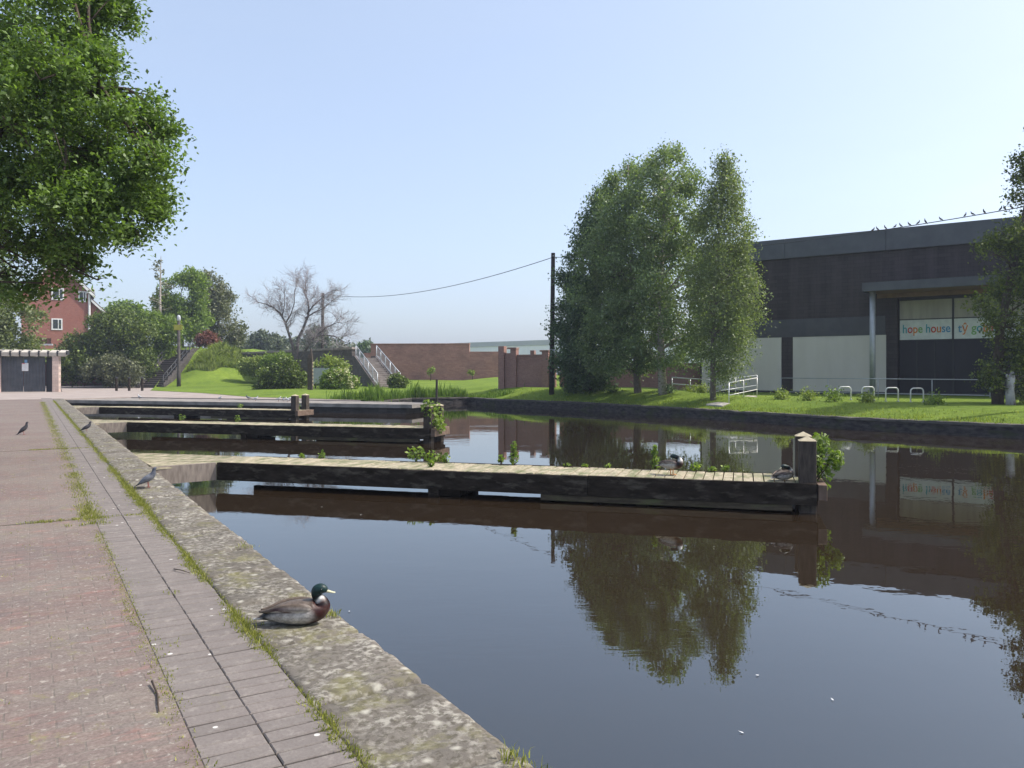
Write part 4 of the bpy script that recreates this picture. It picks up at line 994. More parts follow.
p = bpz(998, 32)
lobe_tree('dark_tree', 'dark broadleaf tree in front of the building at the right edge', 'tree', p, [([p - Vector((0, 0, .3)), T(997, 380, 32), T(1000, 330, 32), T(1012, 270, 32), T(1030, 190, 32), T(1040, 120, 32)], .24, .05)],
          [LB(1022, 162, 11, 32), LB(1026, 208, 9, 32), LB(1046, 180, 32, 32), LB(1006, 236, 20, 31.5, rz=13), LB(990, 254, 19, 31, rz=13), LB(1018, 268, 30, 32), LB(1020, 300, 30, 32), LB(984, 302, 10, 31, rz=7), LB(990, 318, 9, 31.2, rz=5), LB(1014, 330, 26, 31.5), LB(1004, 356, 24, 31.6, rz=18),
           LB(1046, 300, 50, 32), LB(1050, 230, 40, 32), LB(1060, 130, 30, 32), LB(1046, 366, 36, 32), LB(1080, 200, 60, 33), LB(992, 374, 16, 31.4, rz=12), LB(1030, 386, 24, 31.6, rz=12)], leafmat('dusk_leaf', (.026, .042, .018), (.048, .075, .022), (.18, .21, .04), .30, .4), M['bark'], 3300, 18, .14, .55, 31, freq=1.0, thr=-.12, K=120, pull=.4, sag=.2, jit=.6)
p = at(1011, 401, 31.2); p.z = ground_z(p.x, p.y)
t = thing('weathered_stump', 'pale weathered forked stump at the foot of the dark tree', 'stump', p)
g = MB(); g.tube([p - Vector((0, 0, .2)), p + Vector((-.05, 0, .6)), p + Vector((.0, 0, 1.05)), p + Vector((.06, 0, 1.3))], [.19, .15, .15, .05], 9); g.tube([p + Vector((-.02, 0, .7)), p + Vector((-.17, -.05, 1.0)), p + Vector((-.2, -.05, 1.2))], [.08, .07, .03], 7); g.build('trunk', surf('bleached_wood', (.34, .33, .34), (.50, .48, .47), 5, c3=(.12, .09, .07), s3=3), t, world=True, smooth=True)

# trees and shrubs on the left behind the path
def shrub(name, label, cat, base_px, Y, lobes, leaf, n, per, size, cl, seed, group=None, **kw):
    p = at(base_px[0], base_px[1], Y); p.z = min(p.z, ground_z(p.x, p.y) if Y > 44 else p.z)
    top = max((c.z for c, r in lobes))
    tr = [([p - Vector((0, 0, .3)), p + Vector((.1, 0, (top - p.z) * .4)), p + Vector((-.1, 0, (top - p.z) * .85))], max(.05, (top - p.z) * .03), .03)]
    return lobe_tree(name, label, cat, p, tr, lobes, leaf, M['bark'], n, per, size, cl, seed, group, **kw)
shrub('willow_tree', 'pale yellow green tree in front of the brick house at the left edge', 'tree', (-4, 352), 66, [LB(-5, 310, 30, 66), LB(16, 318, 16, 66), LB(36, 314, 9, 65, rz=5), LB(10, 342, 26, 66, rz=14), LB(30, 345, 14, 66, rz=8), LB(-20, 280, 30, 67)], L_WILLOW, 1500, 16, .28, 1.0, 41, freq=.5, sag=.5)
shrub('laurel_bush', 'huge rounded dark evergreen bush below the brick house', 'bush', (105, 383), 81, [LB(80, 352, 20, 81), LB(116, 340, 26, 81), LB(136, 340, 22, 80), LB(100, 362, 34, 81, rz=20), LB(72, 364, 18, 80, rz=18), LB(140, 364, 14, 80, rz=18), LB(120, 320, 18, 82, rz=10), LB(102, 323, 14, 81, rz=9), LB(64, 358, 10, 80)], L_DARK, 2600, 18, .28, .8, 42, freq=.45, thr=-.3, up=.9)
shrub('spiky_shrub', 'low grey green shrub in front of the huge dark bush', 'bush', (112, 384), 77.5, [LB(98, 371, 13, 77.5, rz=12), LB(116, 369, 16, 77.5, rz=14), LB(132, 372, 9, 77.5, rz=11)], L_GREY, 800, 16, .26, .7, 43, freq=.6, thr=-.3)
shrub('climbing_shrub', 'light green overgrown shrub between the huge dark bush and the dark steps', 'bush', (158, 375), 86, [LB(158, 350, 13, 86, rz=22), LB(166, 330, 14, 86, rz=14), LB(150, 322, 12, 87, rz=12), LB(172, 348, 10, 87, rz=14)], L_MID, 1100, 16, .3, .9, 44, freq=.5)
shrub('leafy_tree', 'rounded green tree behind the lamp post', 'tree', (182, 350), 96, [LB(182, 300, 22, 96, rz=26), LB(192, 282, 14, 96, rz=12), LB(172, 318, 16, 95), LB(190, 325, 20, 96), LB(162, 304, 9, 95)], L_MID, 1500, 16, .34, 1.0, 45, freq=.45)
shrub('purple_grey_tree', 'broad grey olive tree beside the rounded green tree', 'tree', (218, 350), 104, [LB(208, 290, 18, 104), LB(220, 310, 22, 104), LB(230, 326, 16, 104), LB(206, 325, 20, 104), LB(226, 300, 14, 104, rz=9), LB(236, 335, 9, 104)], L_GREY, 1500, 16, .36, 1.1, 46, freq=.45)
shrub('red_shrub', 'small dusky red shrub on top of the grass mound', 'bush', (208, 348), 93, [LB(208, 339, 8, 93, rz=6), LB(202, 341, 5, 93)], L_RED, 260, 14, .28, .6, 47)
# slender sparse conifer
rng = np.random.default_rng(48); p = at(161, 335, 91)
t = thing('slender_conifer', 'thin sparse conifer with a pale trunk above the bushes', 'tree', p); g = MB(); g.tube([p - Vector((0, 0, 1.5)), at(160, 300, 91), at(161, 256, 91)], [.16, .13, .03], 8); C = []
for i in range(26):
    y = 262 + i * 2.4; r = (2 + (i % 6) * 1.8 + i * .25) / F * 91; a = rng.uniform(0, 6.28); q = at(160.5, y, 91); e = q + Vector((math.cos(a) * r, math.sin(a) * r, .25)); g.tube([q, e], [.035, .012], 4); C += [tuple(q.lerp(e, s)) for s in np.linspace(.35, 1, 14)]
g.build('trunk', M['bark_pale'], t, world=True); C = np.array(C); C = C + rng.normal(size=C.shape) * .12
quads_mesh('crown', leaf_quads(C, .3, rng, .2, .3) - np.array(p), L_GREY, t)
# distant trees
for i, (px, py, r, rz, Y, lb) in enumerate(((262, 341, 9, 9, 150, 'small distant green tree left of the bare tree'), (274, 343, 9, 8, 155, 'distant grey green tree left of the bare tree, beside the green one'), (317, 338, 9, 11, 150, 'distant pointed tree seen through the bare branches'), (366, 350, 9, 6, 145, 'distant dark tree between the bridge steps and the long brick wall'), (125, 312, 16, 10, 125, 'distant dark treetop right of the brick house'))):
    shrub('distant_tree', lb, 'tree', (px, 360), Y, [LB(px, py, r, Y, rz=rz), LB(px + r * .6, py + 5, r * .6, Y), LB(px - r * .6, py + 5, r * .6, Y)], (L_FAR, L_FAR, L_FAR, L_ALDER, L_MID)[i], 420, 14, .6, 1.2, 50 + i, 'distant trees on the skyline', limbs=False)
rng = np.random.default_rng(60); C = []
for i in range(1700):
    px = rng.uniform(225, 372); top = 342 + 5 * noise.noise(Vector((px * .06, 0, 0))) + (5 if px > 340 else 0); C.append(tuple(at(px, rng.uniform(top, 362), rng.uniform(158, 175))))
C = np.array(C); C = np.repeat(C, 8, 0) + rng.normal(size=(len(C) * 8, 3)) * .6
tag(quads_mesh('distant_woodland', leaf_quads(C, .8, rng), L_FAR), 'hazy line of woodland on the skyline behind the bridge parapet', 'woodland', kind='stuff')

# the bare tree
random.seed(9); Yb = 72.0
base = at(297, 372, Yb); base.z = ground_z(base.x, base.y)
t = thing('bare_tree', 'leafless branching tree standing behind the parapet bushes', 'tree', base); g = MB(); gt = MB()
M['bark_bare'] = surf('bare_bark', (.09, .075, .075), (.15, .13, .125), 5, .9, .15, .5, .01)
stems = [([(295, 356), (291, 342), (287, 331), (283, 320), (277.5, 311), (269, 305), (261, 302), (252, 300)], .22, .04, 0), ([(296, 354), (297.5, 336.5), (303, 326), (308, 314), (308.5, 307), (307, 297), (303, 290), (304, 280)], .24, .04, .8),
         ([(300, 356), (306, 350), (313, 339), (320, 334), (331, 333), (342, 335), (352, 340)], .2, .04, -.8), ([(308, 312), (315, 303), (322, 297), (331, 289)], .11, .03, .6), ([(283, 322), (290, 313), (295, 302), (296, 288)], .11, .03, -.6), ([(306, 316), (313, 311), (325, 305), (335, 295)], .1, .03, 1.5), ([(280, 314), (281, 302), (279, 289)], .08, .02, .8), ([(318, 334), (330, 325), (342, 320), (350, 322)], .09, .025, .5)]
def twig(mb, p, d, L, r, depth):
    q = [p]; d = d.normalized(); n_ = 4
    for i in range(n_):
        d = (d + Vector((random.gauss(0, .16), random.gauss(0, .16), random.gauss(.02, .14)))).normalized(); q.append(q[-1] + d * L / n_)
    mb.tube(q, [r * (1 - .7 * i / n_) for i in range(n_ + 1)], 4 if depth < 2 else 3, cap=False)
    if depth < 3:
        for i in range(1, n_ + 1):
            for _ in range(3 if depth < 2 else 2):
                e = (d + Vector((random.gauss(0, .75), random.gauss(0, .75), random.gauss(.1, .6)))).normalized(); twig(mb, q[i], e, L * random.uniform(.4, .75), max(.009, r * .45), depth + 1)
for pp, r0, r1, dy in stems:
    pp = [(300 + (x - 300) * .88, y + 2) for x, y in pp]
    pts = [at(x, y, Yb) + Vector((0, dy * i / (len(pp) - 1), 0)) for i, (x, y) in enumerate(pp)]
    if pp[0][1] > 350: pts.insert(0, base - Vector((0, 0, .2)))
    k = len(pts); g.tube(pts, [.72 * (r0 + (r1 - r0) * i / (k - 1)) for i in range(k)], 8)
    for i in range(max(1, k // 3), k):
        for _ in range(2):
            d = (pts[i] - pts[i - 1]).normalized() + Vector((random.gauss(0, .7), random.gauss(0, .7), random.gauss(.25, .5))); twig(gt, pts[i].lerp(pts[i - 1], random.random()), d, random.uniform(1.0, 1.8), .03, 1)
g.build('trunk', M['bark_bare'], t, world=True, smooth=True); gt.build('twigs', surf('twig_bark', (.24, .21, .22), (.32, .29, .29), 3), t, world=True)['kind'] = 'stuff'

shrub('dark_shrub', 'rounded dark green bush on the lawn under the bare tree', 'bush', (278, 390), 61, [LB(268, 378, 13, 61, rz=11), LB(286, 374, 14, 61, rz=15), LB(298, 380, 8, 61, rz=10), LB(260, 384, 7, 61, rz=6)], L_DARK, 900, 16, .2, .6, 71, freq=.7, thr=-.3)
t = shrub('elder_bush', 'green bush with creamy white flower heads right of the pointed post', 'bush', (338, 391), 59, [LB(338, 380, 14, 59, rz=11), LB(350, 383, 7, 59, rz=9), LB(326, 383, 9, 59, rz=7)], L_MID, 750, 16, .2, .55, 72, freq=.7, thr=-.3)
rng = np.random.default_rng(73); P, d = lobes_points([LB(340, 378, 13, 58.7, rz=9), LB(350, 382, 7, 58.7, rz=8)], 55, rng, .7, -1, 3); C = np.repeat(P, 16, 0) + rng.normal(size=(len(P) * 16, 3)) * .10
quads_mesh('flowers', leaf_quads(C, .13, rng, 1) - np.array(t.location), L_FLOWER, t)
shrub('bright_shrub', 'bright yellow green shrub behind the flowering elder bush', 'bush', (328, 385), 63, [LB(326, 364, 11, 63, rz=7), LB(338, 368, 8, 63, rz=7)], L_PALE, 420, 16, .22, .55, 74)
shrub('wall_shrub', 'yellow green bushy growth in front of the bridge parapet beside the mound', 'bush', (258, 376), 82, [LB(256, 365, 9, 82, rz=8), LB(266, 368, 8, 82, rz=7), LB(247, 366, 7, 82, rz=7)], L_PALE, 520, 15, .22, .7, 77, thr=-.3)
shrub('ivy_shrub', 'dark ivy like growth climbing the bridge parapet left of the bare tree', 'bush', (272, 372), 79.5, [LB(270, 362, 8, 79.5, rz=6), LB(282, 360, 9, 78, rz=6)], L_MID, 420, 15, .2, .6, 78, thr=-.3)
shrub('corner_shrub', 'small dark shrub at the foot of the stone steps', 'bush', (398, 389), 61.5, [LB(396, 382, 7, 61.5, rz=7), LB(403, 383, 4, 61.5, rz=5)], L_DARK, 260, 16, .18, .4, 75, thr=-.4)
for px, Y, lb in ((430, 82.5, 'small yellowish sapling before the long brick wall, nearer the steps'), (472, 82.5, 'small yellowish sapling before the low end of the long brick wall')):
    shrub('sapling', lb, 'sapling', (px, 378), Y, [LB(px, 372, 3, Y, rz=3), LB(px + 2, 369.5, 2, Y)], L_PALE, 46, 12, .18, .35, 76 + px, 'saplings before the long wall')
for i, (px, py, r, Y, lb) in enumerate(((692, 391, 6, 42.5, 'yellow green bush beside the low barrier, left one'), (702, 390, 5, 41, 'yellow green bush beside the low barrier, right one by the slim birch'), (612, 389, 7, 45, 'low leafy undergrowth at the foot of the dense tree'), (668, 389, 6, 41.5, 'low leafy undergrowth at the foot of the pale birch trunk'), (808, 396, 5, 35, 'weedy clump on the grass under the right cream panel'), (833, 397, 7, 34, 'widest weedy clump left of the hoop stands'), (868, 399, 5, 33, 'weedy clump in front of the second hoop stand'), (781, 395, 5, 36, 'weedy clump below the dark pier between the panels'), (935, 402, 6, 31, 'weedy clump right of the hoop stands, towards the dark tree'))):
    shrub('weed_clump', lb, 'weeds', (px, py + 4), Y, [LB(px, py, r, Y, rz=r * .7)], (L_PALE, L_PALE, L_ALDER, L_ALDER, L_PALE, L_MID, L_PALE, L_PALE, L_MID)[i], 46, 12, .10, .5, 80 + i, 'weed clumps on the far bank', limbs=False, thr=-.6)

# posts and board by the lawn
p = at(310.3, 393.5, 57); p.z = ground_z(p.x, p.y); zt = CH - (347 - HZ) / F * 57 - p.z
t = thing('pointed_post', 'tall weathered pointed timber post before the bare tree', 'post', p); g = MB(); g.b2(-.17, .17, -.17, .17, -.4, zt - .75); g.add([(-.17, -.17, zt - .75), (.17, -.17, zt - .75), (.17, .17, zt - .75), (-.17, .17, zt - .75), (.06, 0, zt)], [(0, 1, 4), (1, 2, 4), (2, 3, 4), (3, 0, 4)]); g.build('post', M['timber_post'], t, bevel=.02)
g = MB()
for i in range(7): g.b2(.172, .20, -.1, .1, .3 + i * .26, .42 + i * .26)
g.build('rung', M['post_cap'], t)
p = at(321, 386, 61); p.z = ground_z(p.x, p.y); t = thing('grey_board', 'pale grey board half hidden behind the elder bush', 'board', p); g = MB(); g.b2(-.62, .62, -.03, .03, .35, 1.55); g.build('panel', plain('board_grey', (.36, .40, .38), .6), t); 
for x in (-.45, .45): g = MB(); g.b2(x - .04, x + .04, .033, .1, -.2, 1.4); g.build('leg', M['timber_dark'], t)
p = at(436.5, 401, 50.6); p.z = ground_z(p.x, p.y); t = thing('mooring_stake', 'thin dark stake among the reeds on the far bank', 'stake', p); g = MB(); g.tube([p - Vector((0, 0, .4)), p + Vector((.02, 0, 1.15))], .07, 8); g.build('stake', M['pole_wood'], t, world=True)

# blades: reeds, tall mound grass, lawn fringe, joint grass
def blades(name, B, H, lean, width, rng, mat, label=None, cat=None):
    n = len(B); a = rng.uniform(0, 2 * np.pi, n); d = np.stack([np.cos(a), np.sin(a), np.zeros(n)], 1); ln = rng.uniform(.1, 1, (n, 1)) * lean * H[:, None]
    fc = rng.uniform(0, 2 * np.pi, n); s = np.stack([np.cos(fc), np.sin(fc), np.zeros(n)], 1) * (width * rng.uniform(.6, 1.3, (n, 1))) / 2
    mid = B + d * ln * .35; mid[:, 2] += H * .62; tip = B + d * ln; tip[:, 2] += H * (1 - .25 * rng.uniform(0, 1, n) * lean)
    V = np.stack([B - s, B + s, mid + s * .75, tip, mid - s * .75], 1)
    o = quads_mesh(name, V, mat, None, 5); o['kind'] = 'stuff'
    if label: o['label'] = label; o['category'] = cat
    return o
rng = np.random.default_rng(90)
pl = [Vector((-10.5, 45.9, 0)), Vector((-8.3, 44.5, 0)), Vector((-6.3, 50.5, 0)), Vector((-2.9, 52.2, 0)), Vector((-1.2, 49.4, 0))]; Bp = []; Hh = []
for _ in range(5200):
    i = rng.choice(4, p=[.18, .28, .36, .18]); a, b = pl[i], pl[i + 1]; q = a.lerp(b, rng.uniform()); nr = Vector((-(b - a).y, (b - a).x, 0)).normalized(); q = q + nr * abs(rng.normal()) * .9
    z = ground_z(q.x, q.y); Bp.append((q.x, q.y, z - .1)); Hh.append((.8 if i in (1, 2) else .42) * rng.uniform(.4, 1.15) * (.55 + 1.2 * noise.noise(Vector(q) * .9) + .2))
blades('reeds', np.array(Bp), np.maximum(.2, np.array(Hh)), .35, .05, rng, L_REED, 'tall green reeds along the far bank beyond the landing stage', 'reeds')
Bp = []; Hh = []
while len(Bp) < 9500:
    x, y = rng.uniform(-38, -26), rng.uniform(79, 92); e = emb(x, y)
    if e < 1.5 + .5 * noise.noise(Vector((x * .5, y * .3, 0))) or (-37.9 < x < -34.0): continue
    Bp.append((x, y, ground_z(x, y) - .05)); Hh.append(rng.uniform(.3, 1.25) * (.8 + .6 * noise.noise(Vector((x, y, 0)) * .5)))
blades('tall_grass', np.array(Bp), np.array(Hh), .9, .06, rng, L_PALE, 'tall pale grass covering the mound beside the dark steps', 'tall grass')
Bp = []; Hh = []
for a, b in zip(bank_v[3:-2], bank_v[4:-1]):
    nr = Vector((-(b - a).y, (b - a).x, 0)).normalized(); n_ = int((b - a).length * 230)
    for _ in range(n_):
        q = a.lerp(b, rng.uniform()) + nr * (-.04 + abs(rng.normal()) * 1.1); Bp.append((q.x, q.y, ground_z(q.x, q.y) - .03)); Hh.append(rng.uniform(.05, .15) * (1 + .9 * noise.noise(Vector(q) * .9)))
blades('bank_grass', np.array(Bp), np.maximum(.04, np.array(Hh)), .6, .022, rng, L_BLADE, 'rough grass fringing the far bank wall', 'grass')
# grass in the paving joints
Bp = []; Hh = []; Wd = []
def tuft(u, v, n, r, h):
    for _ in range(n):
        q = quv(u + rng.normal() * r, v + rng.normal() * r * 1.3, 0); q.z = -.012 if KI - .3 < u < KI + .1 else -.003; Bp.append(tuple(q)); Hh.append(h * rng.uniform(.4, 1.2))
v_ = 1.8
while v_ < 50:
    dens = .55 + 1.3 * noise.noise(Vector((0, v_ * 1.1, 0))) + .25
    if dens > .08: tuft(KI - .006 + rng.normal() * .01, v_, int((46 if v_ < 12 else 22) * min(1.3, dens)), .014 + .012 * max(0, dens), .016 + .016 * max(0, dens) + (.02 if v_ > 10 else 0))
    if v_ > 8.5: tuft(KI + rng.normal() * .03, v_, int(16 * max(0, .5 + 1.4 * noise.noise(Vector((4, v_ * .55, 2))))), .07, .03)
    v_ += .045 if v_ < 14 else .10
v_ = 2.2
while v_ < 48:
    dens = .62 + 1.9 * noise.noise(Vector((9, v_ * 1.5, 0)))
    if v_ > 9: dens += .35
    if dens > .1: tuft(SL - .012 + rng.normal() * .015, v_, int(26 * min(1.3, dens)), .024 + (.04 if v_ > 9 else 0), .014 + (.014 if v_ > 9 else 0))
    v_ += .05 if v_ < 14 else .1
for vj, u0, u1, nn in ((9.56, -.1, KI, 60), (18.5, .0, KI, 60), (9.2, .3, .7, 12)):
    for _ in range(nn): tuft(rng.uniform(u0, u1), vj + rng.normal() * .02, 11, .022, .03)
for _ in range(26): tuft(SL - .05 + rng.normal() * .06, 9.9 + rng.normal() * .25, 12, .03, .05)
for _ in range(110):
    v0 = 2 + 20 * rng.uniform() ** 1.6; tuft(rng.uniform(-3.5, .5), v0, 10, .028, .014)
for u, v0, n_, r, h in ((SL + .27, 6.05, 26, .03, .03), (SL + .10, 4.9, 18, .04, .02), (KO - .05, 2.75, 55, .035, .05), (KO - .04, 2.55, 40, .04, .06), (KO - .06, 4.95, 40, .03, .05), (KO - .05, 7.3, 30, .04, .04)): tuft(u, v0, n_, r, h)
blades('joint_grass', np.array(Bp), np.array(Hh), .8, .0055, rng, L_JOINT, 'short grass growing along the paving joints and kerb', 'grass')

# ================================================================== plants on the jetties
def leafy_plant(name, label, base, lobes, n, size, seed, group, nst=4, mat=L_WEED, cat='plant'):
    rng = np.random.default_rng(seed); random.seed(seed); base = Vector(base)
    t = thing(name, label, cat, base, 0, group); g = MB()
    P = []; D = []
    for c, r in lobes:
        c = Vector(c)
        d = unit(rng.normal(size=(n, 3))); P.append(np.array(c) + d * rng.uniform(.15, 1, (n, 1)) ** .5 * np.array(r)); D.append(d)
        for _ in range(nst): limb(g, base + Vector((random.gauss(0, .02), random.gauss(0, .02), -.02)), c + Vector((random.gauss(0, .4) * r[0], random.gauss(0, .4) * r[1], random.gauss(.2, .4) * r[2])), .009, .004, 5, .05, 4, .05)
    g.build('stem', M['twig'], t, world=True)
    C = np.concatenate(P); D = np.concatenate(D)
    quads_mesh('leaves', leaf_quads(C, size, rng, .5, .5, .6, D) - np.array(base), mat, t); return t
def jx(j, px, y):
    o = root_mat(j); O = o.translation; ex_, ey_ = o.to_3x3() @ Vector((1, 0, 0)), o.to_3x3() @ Vector((0, 1, 0)); k = (px - CX) / F
    return (k * (O.y + y * ey_.y) - O.x - y * ey_.x) / (ex_.x - k * ex_.y)
PG = 'weeds sprouting on the jetties'
for i, (px, y, w_, h, nl, lb) in enumerate(((655, 1.16, .085, .40, 70, 'tall narrow weed on the nearest jetty, left of the standing duck'), (514, 1.18, .09, .40, 60, 'tall narrow weed alone at the back of the nearest jetty'), (501, 1.18, .05, .2, 22, 'tiny weed just left of the tall narrow one'),
        (416, 1.15, .2, .28, 110, 'broad leafy clump at the back of the nearest jetty below the middle jetty posts'), (431, 1.1, .16, .22, 70, 'leafy clump right beside the broad clump on the nearest jetty'), (446, 1.1, .09, .18, 34, 'smaller leafy tuft right of the leafy clumps'), (431, .45, .07, .12, 26, 'small weed in the middle of the nearest jetty deck'),
        (322, 1.2, .09, .14, 30, 'small yellowish weed far left on the nearest jetty, right of a lower one'), (302, 1.2, .06, .07, 16, 'lowest weed far left on the nearest jetty'), (696, 1.17, .1, .15, 40, 'low weed right of the standing duck'), (712, 1.17, .08, .09, 24, 'flat weed between two others right of the standing duck'), (725, 1.17, .08, .13, 28, 'low weed half way to the end posts'), (567, 1.18, .07, .07, 18, 'flat weed left of the tall narrow weed by the duck'), (585, 1.18, .06, .06, 14, 'flattest weed on the back edge, middle of the nearest jetty'), (608, 1.18, .06, .08, 14, 'small weed left of the tall weed by the standing duck'))):
    b_ = jp(j1, jx(j1, px, y), y, -.01)
    lob = [(b_ + Vector((0, 0, h * .55)), (w_, w_, h * .5))] if h < .3 else [(b_ + Vector((0, 0, h * .3)), (w_, w_, h * .3)), (b_ + Vector((0, 0, h * .75)), (w_ * .6, w_ * .6, h * .32))]
    leafy_plant('jetty_weed', lb, b_, lob, nl, .075, 100 + i, PG, 3)
b_ = jp(j1, 10.02, .45, -.2)
leafy_plant('jetty_bush', 'bright leafy bush hanging on the outer end of the nearest jetty', b_, [(b_ + Vector((.24, 0, .34)), (.20, .24, .30)), (b_ + Vector((.20, 0, .74)), (.15, .18, .20)), (b_ + Vector((.42, -.05, .52)), (.13, .15, .16)), (b_ + Vector((.12, -.1, .5)), (.12, .15, .2))], 150, .08, 130, 'bushes growing on jetty ends', 5)
b_ = jp(j2, 10.0, .55, -.02)
leafy_plant('jetty_bush', 'leafy bush growing between the end posts of the middle jetty', b_, [(b_ + Vector((.05, -.3, .35)), (.26, .4, .3)), (b_ + Vector((-.1, -.35, .65)), (.24, .3, .22)), (b_ + Vector((.25, -.3, .1)), (.18, .35, .24)), (b_ + Vector((.1, .3, .4)), (.24, .3, .35))], 130, .105, 131, 'bushes growing on jetty ends', 5)
b_ = jp(j3, 9.95, .55, .0); leafy_plant('jetty_bush', 'small yellowish tuft between the bare end posts of the farthest jetty', b_, [(b_ + Vector((0, 0, .2)), (.12, .2, .2))], 40, .1, 132, 'bushes growing on jetty ends', 3)
for i, (j, px, lb) in enumerate(((j2, 182, 'small tuft near the root of the middle jetty'), (j2, 238, 'small tuft half way along the middle jetty'), (j3, 240, 'small tuft half way along the farthest jetty'))):
    b_ = jp(j, jx(j, px, 1.15), 1.15, -.01); leafy_plant('jetty_weed', lb, b_, [(b_ + Vector((0, 0, .12)), (.12, .1, .12))], 26, .09, 140 + i, PG, 2)
b_ = quv(KO + .01, 2.42, -.06); leafy_plant('edge_weed', 'thin wispy weed hanging from the kerb over the water', b_, [(b_ + Vector((.09, .03, .02)), (.09, .06, .05))], 22, .035, 150, None, 6)

# ================================================================== birds
def cat_rom(S_, k=4):
    S_ = np.array(S_, float); out = []
    for i in range(len(S_) - 1):
        p0, p1, p2, p3 = S_[max(i - 1, 0)], S_[i], S_[i + 1], S_[min(i + 2, len(S_) - 1)]
        for j in range(k):
            t = j / k; out.append(.5 * ((2 * p1) + (-p0 + p2) * t + (2 * p0 - 5 * p1 + 4 * p2 - p3) * t * t + (-p0 + 3 * p1 - 3 * p2 + p3) * t ** 3))
    out.append(S_[-1]); return np.array(out)
def loft(name, secs, mat, parent, n=16, sub=4, rot=None):
    """secs: x y z halfwidth halfheight + top, side, bottom colours"""
    rows = [list(s[:5]) + list(s[5]) + list(s[6]) + list(s[7]) for s in secs]; Q = cat_rom(rows, sub); Q[:, 3:] = np.maximum(Q[:, 3:], .0015)
    up = Vector((0, 0, 1)); vs = []; fs = []; cs = []; m_ = len(Q)
    for i in range(m_):
        c = Vector(Q[i, :3]); tg = (Vector(Q[min(i + 1, m_ - 1), :3]) - Vector(Q[max(i - 1, 0), :3])); tg = tg.normalized() if tg.length > 1e-7 else Vector((1, 0, 0))
        up = up - tg * up.dot(tg); up = up.normalized() if up.length > 1e-5 else tg.orthogonal().normalized(); sd_ = up.cross(tg)
        for k in range(n):
            a = 2 * math.pi * k / n; sn = math.sin(a); vs.append(c + sd_ * math.cos(a) * Q[i, 3] + up * sn * Q[i, 4])
            tp, si, bt = Q[i, 5:8], Q[i, 8:11], Q[i, 11:14]; f1 = S((sn - .05) / .45); f2 = S((-sn - .45) / .4)
            cc = si * (1 - f1) + tp * f1; cc = cc * (1 - f2) + bt * f2; cs.append(np.clip(cc, 0, 1))
    for i in range(m_ - 1):
        for k in range(n): fs.append((i * n + k, i * n + (k + 1) % n, (i + 1) * n + (k + 1) % n, (i + 1) * n + k))
    fs += [tuple(range(n - 1, -1, -1)), tuple((m_ - 1) * n + k for k in range(n))]
    me = bpy.data.meshes.new(name); me.from_pydata([tuple(v) for v in vs], [], fs)
    ca = me.color_attributes.new('Col', 'FLOAT_COLOR', 'POINT')
    ca.data.foreach_set('color', np.concatenate([np.array(cs), np.ones((len(cs), 1))], 1).reshape(-1).astype(np.float32))
    me.update(); return link_mesh(name, me, mat, parent, True)
GR, BR, CH_, WH, GN, BK = (.45, .42, .39), (.15, .115, .09), (.055, .020, .016), (.72, .70, .66), (.005, .03, .028), (.014, .013, .013)
LG = (.56, .53, .50)
SHEEN = vcol_mat('sleek_feathers', .48, .35, 80, .3)
YB = plain('bill_yellow', (.60, .57, .38), .4); EY = plain('eye_black', (.004, .004, .004), .15, .6)
def ball(name, c, r, mat, parent): g = MB(); g.lathe([(r * math.sin(a), -r * math.cos(a)) for a in np.linspace(.05, 3.09, 9)], 10, c); return g.build(name, mat, parent, smooth=True)
